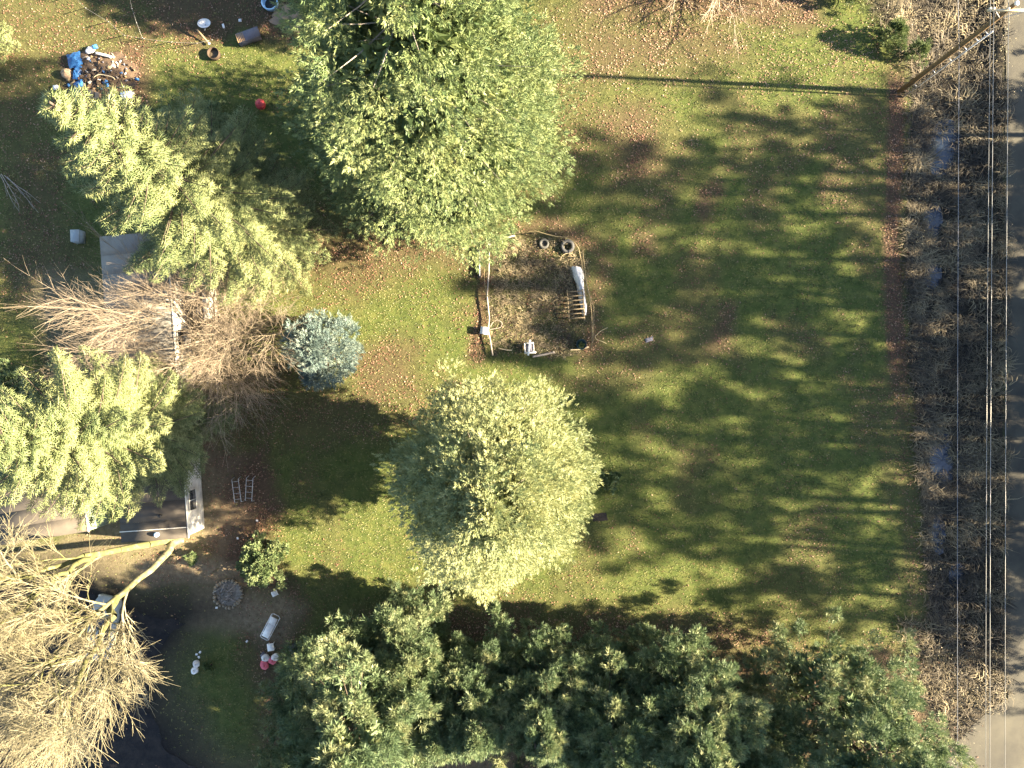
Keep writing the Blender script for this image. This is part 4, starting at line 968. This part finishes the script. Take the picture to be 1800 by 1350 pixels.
# ------------------------------------------------------------------ top left things
hp = thing('rubbish_heap', P(180, 145), 'heap of mixed rubbish and brown debris beneath the tall fir tip', 'rubbish')
rh = np.random.default_rng(15)
mbh = MB(); n1, n2 = 40, 12; vv = []
for a in range(n2):
    for b_ in range(n1):
        th = b_ / n1 * 6.283; q = a / (n2 - 1); k_ = .75 + .5 * fbm(math.cos(th) * 2 + 9, math.sin(th) * 2 + 9, 1.0, 12)
        vv.append((2.7 * q * math.cos(th) * k_, 2.2 * q * math.sin(th) * k_, .5 * (1 - q) ** .8 * rh.uniform(.5, 1.4) - .04 * q + .02))
mbh.add(vv, [(a * n1 + b_, a * n1 + (b_ + 1) % n1, (a + 1) * n1 + (b_ + 1) % n1, (a + 1) * n1 + b_) for a in range(n2 - 1) for b_ in range(n1)]); mbh.build('debris_mound', M['debris'], hp)
DM = [M['cardboard'], M['white'], M['rust'], M['black'], M['wood'], M['couch'], M['debris'], M['greybark'], M['debris'], M['rust'], M['bluetarp'], M['debris']]
proto_d = {}
for k in range(190):
    a = rh.uniform(0, 6.28); q = rh.random() ** .6; mi = int(rh.integers(0, 12)); key = (mi, k % 3)
    if key not in proto_d:
        o_ = MB().box((0, 0, 0), (rh.uniform(.12, .5), rh.uniform(.07, .28), rh.uniform(.03, .16)), taper=rh.uniform(.55, 1)).build('debris_piece', DM[mi], hp); proto_d[key] = o_
    else:
        o_ = proto_d[key].copy(); COL.objects.link(o_); o_.parent = hp
    o_.scale = (rh.uniform(.5, 1.1), rh.uniform(.5, 1.1), 1)
    o_.location = (2.5 * q * math.cos(a), 2.0 * q * math.sin(a), .42 * (1 - q) + .1); o_.rotation_euler = (rh.normal(0, .4), rh.normal(0, .4), rh.uniform(0, 6))
for k, (a, b_, sx, sy, rz) in enumerate(((135, 108, .95, .95, .3), (140, 130, .5, 1.0, -.2), (146, 152, .8, .7, .5), (141, 168, .45, 1.0, 0.05), (171, 86, .35, .3, .4), (192, 148, .5, .5, .8))):
    cloth('tarp', a, b_, sx, sy, rz, M['bluetarp'], ['bright blue tarp at the upper left of the rubbish heap', 'narrow blue tarp fold in the middle left of the heap', 'blue tarp bundle left of the cardboard box', 'long blue tarp strip at the bottom of the heap',
          'little blue bag at the top of the rubbish heap', 'blue and white plastic bag inside the heap'][k], 'tarp', .3, 50 + k, 9, .25)
crate(160, 164, .3, (.5, .55, .3), .1, M['cardboard'], 'brown cardboard box in the rubbish heap, the left one')
crate(169, 167, .3, (.4, .42, .3), -.1, M['tan'], 'tan box in the rubbish heap, right of the cardboard box')
crate(221, 166, .2, (.75, .45, .3), .12, M['white'], 'white box at the lower right of the rubbish heap')
crate(97, 153, 0, (.32, .28, .2), .1, M['white'], 'little white box alone on the grass left of the heap')
bag(122, 132, .38, .34, .5, 0, M['tan'], 'pale brown stuffed bag at the left of the rubbish heap', 'bag', 21)
bag(161, 90, .36, .22, .3, .5, M['whitecloth'], 'cream bag at the top of the rubbish heap', 'bag', 22)
path_tube('plank', [(168, 93, .35), (196, 100, .3)], .1, M['trim'], 'pale plank lying across the top of the rubbish heap', 'plank', 4)
path_tube('pipe', [(165, 136, .6), (175, 131, .65), (196, 135, .6), (202, 140, .5)], .035, M['palewood'], 'curved tan pipe across the rubbish heap', 'pipe')
# red ball with string
rb = thing('red_ball', P(461, 187), 'red ball with trailing string on the shaded grass', 'ball')
MB().lathe([(.001, 0), (.17, .04), (.30, .15), (.345, .34), (.30, .53), (.17, .64), (.001, .68)], (0, 0, 0), 18).build('ball_body', M['red'], rb, True)
rel_tube(rb, [(455, 192, .1), (447, 199, .05), (437, 207, .04), (431, 212, .03)], .014, M['hose'], 'string'); MB().lathe([(.05, .0), (.07, .06), (.03, .09), (.001, .09)], (-.1, -.14, .6), 8).build('valve', M['red'], rb)
# blue ring pool
kp = thing('paddling_pool', P(477, 8), 'round pale blue rimmed tub cut by the top edge', 'paddling pool')
MB().lathe([(.42, 0), (.5, .02), (.55, .32), (.57, .38), (.52, .41), (.475, .38), (.47, .1), (.40, .05)], (0, 0, 0), 26).build('rim', M['bluering'], kp, True); MB().lathe([(.47, .06), (.001, .06)], (0, 0, 0), 26).build('floor_liner', M['black'], kp)
# white basin / satellite dish
ds = thing('satellite_dish', P(363, 46), 'white oval dish lying on the brown ground near the top', 'dish', .1)
MB().lathe([(.001, .05), (.2, .08), (.36, .17), (.44, .28), (.45, .30), (.42, .27), (.30, .14), (.001, .02)], (0, 0, .1), 22, squash=(1, .72)).build('reflector', M['white'], ds, True)
MB().tube([(0, -.2, .2), (-.03, -.42, .3)], .035, 6).build('feed_arm', M['trim'], ds); MB().tube([(0, 0, 0), (0, 0, .16)], .06, 6).build('mount', M['galv'], ds)
# shovel-like stake
sh = thing('wooden_stake', P(357, 64), 'tilted yellow-brown post with a white cap beside the dish', 'post')
rel_tube(sh, [(346, 52, .5), (367, 76, .15)], [.07, .05], M['wood'], 'shaft', 7); p_ = np.array(P(367.5, 76.5, .18)) - np.array(sh.location); MB().lathe([(.001, .08), (.07, .05), (.08, 0), (.001, -.05)], p_, 10).build('cap', M['white'], sh)
# grey sofa/box
so = thing('chest', P(440, 69), 'long grey chest tilted on the shaded grass', 'chest', .35)
MB().box((0, 0, .25), (1.5, .62, .5)).build('chest_body', M['couch'], so); MB().box((.05, 0, .53), (1.56, .68, .07)).build('lid', M['couch'], so)
for k in range(5): MB().box((-.72 + k * .11, 0, .575), (.05, .6, .02)).build('slat', M['cardboard'], so)
# round rusty ring
rg = thing('barrel_ring', P(378, 97), 'rusty round fire ring on the sunny grass edge', 'fire ring')
MB().lathe([(.36, 0), (.40, 0), (.41, .35), (.37, .35), (.36, 0)], (0, 0, 0), 22).build('ring', M['rust'], rg, True); MB().lathe([(.36, .06), (.15, .12), (.001, .1)], (0, 0, 0), 14).build('ash_fill', M['drygrass'], rg)
cloth('tarp', 512, 32, 2.6, 1.6, -.35, M['tan'], 'tan ground tarp below the blue rimmed tub', 'tarp', .14, 61, 10)
crate(501, 36, .12, (.5, .4, .3), -.3, M['cardboard'], 'small tan carton on the tan tarp')
cloth('scrap', 422, 36, .2, .2, .1, M['white'], 'white ball-like scrap right of the dish', 'litter', .15, 62, 5)
cloth('scrap', 393, 46, .14, .3, .3, M['white'], 'narrow white scrap right of the dish', 'litter', .1, 63, 5)
crate(131, 414, 0, (.62, .85, .75), 0.03, M['greybox'], 'grey utility cabinet left of the house roof', 'cabinet', 'utility_cabinet')
# dead branch at left
rr = np.random.default_rng(33); seg = []; db = thing('fallen_branch', P(18, 330), 'grey fallen branch on the dark ground at the left edge', 'branch')
for k in range(4): grow(seg, (-.7 + .2 * k, 1.0 - .1 * k, .15), norm(np.array([.6 + .1 * k, -.9, .02])), 2.2, .028, 1, rr, .4, 0, 3, .08, .5, .8, 5, .012)
seg_mesh(seg, lambda q: True, 4).build('branch_wood', M['greybark'], db)
# wire fence top left
wf = thing('wire_fence', P(170, 40), 'sagging wire mesh fence with thin posts at the top left', 'fence')
fpts = [(128, -8), (150, 14), (190, 38), (218, 62), (252, 68), (300, 74), (345, 76), (372, 70)]
for a, b_ in fpts: rel_tube(wf, [(a, b_, -.1), (a + 1, b_, 1.0)], .022, M['galv'], 'post')
for h_ in (.15, .4, .65, .9): rel_tube(wf, [(a, b_, h_) for a, b_ in fpts], .008, M['wire'], 'fence_wire', 4)
wf2 = thing('wire_fence', P(235, 30), 'short wire fence run slanting to the top edge', 'fence')
fp2 = [(226, -12), (232, 15), (240, 40), (250, 66)]
for a, b_ in fp2: rel_tube(wf2, [(a, b_, -.1), (a, b_, 1.0)], .022, M['galv'], 'post')
for h_ in (.2, .5, .9): rel_tube(wf2, [(a, b_, h_) for a, b_ in fp2], .008, M['wire'], 'fence_wire', 4)
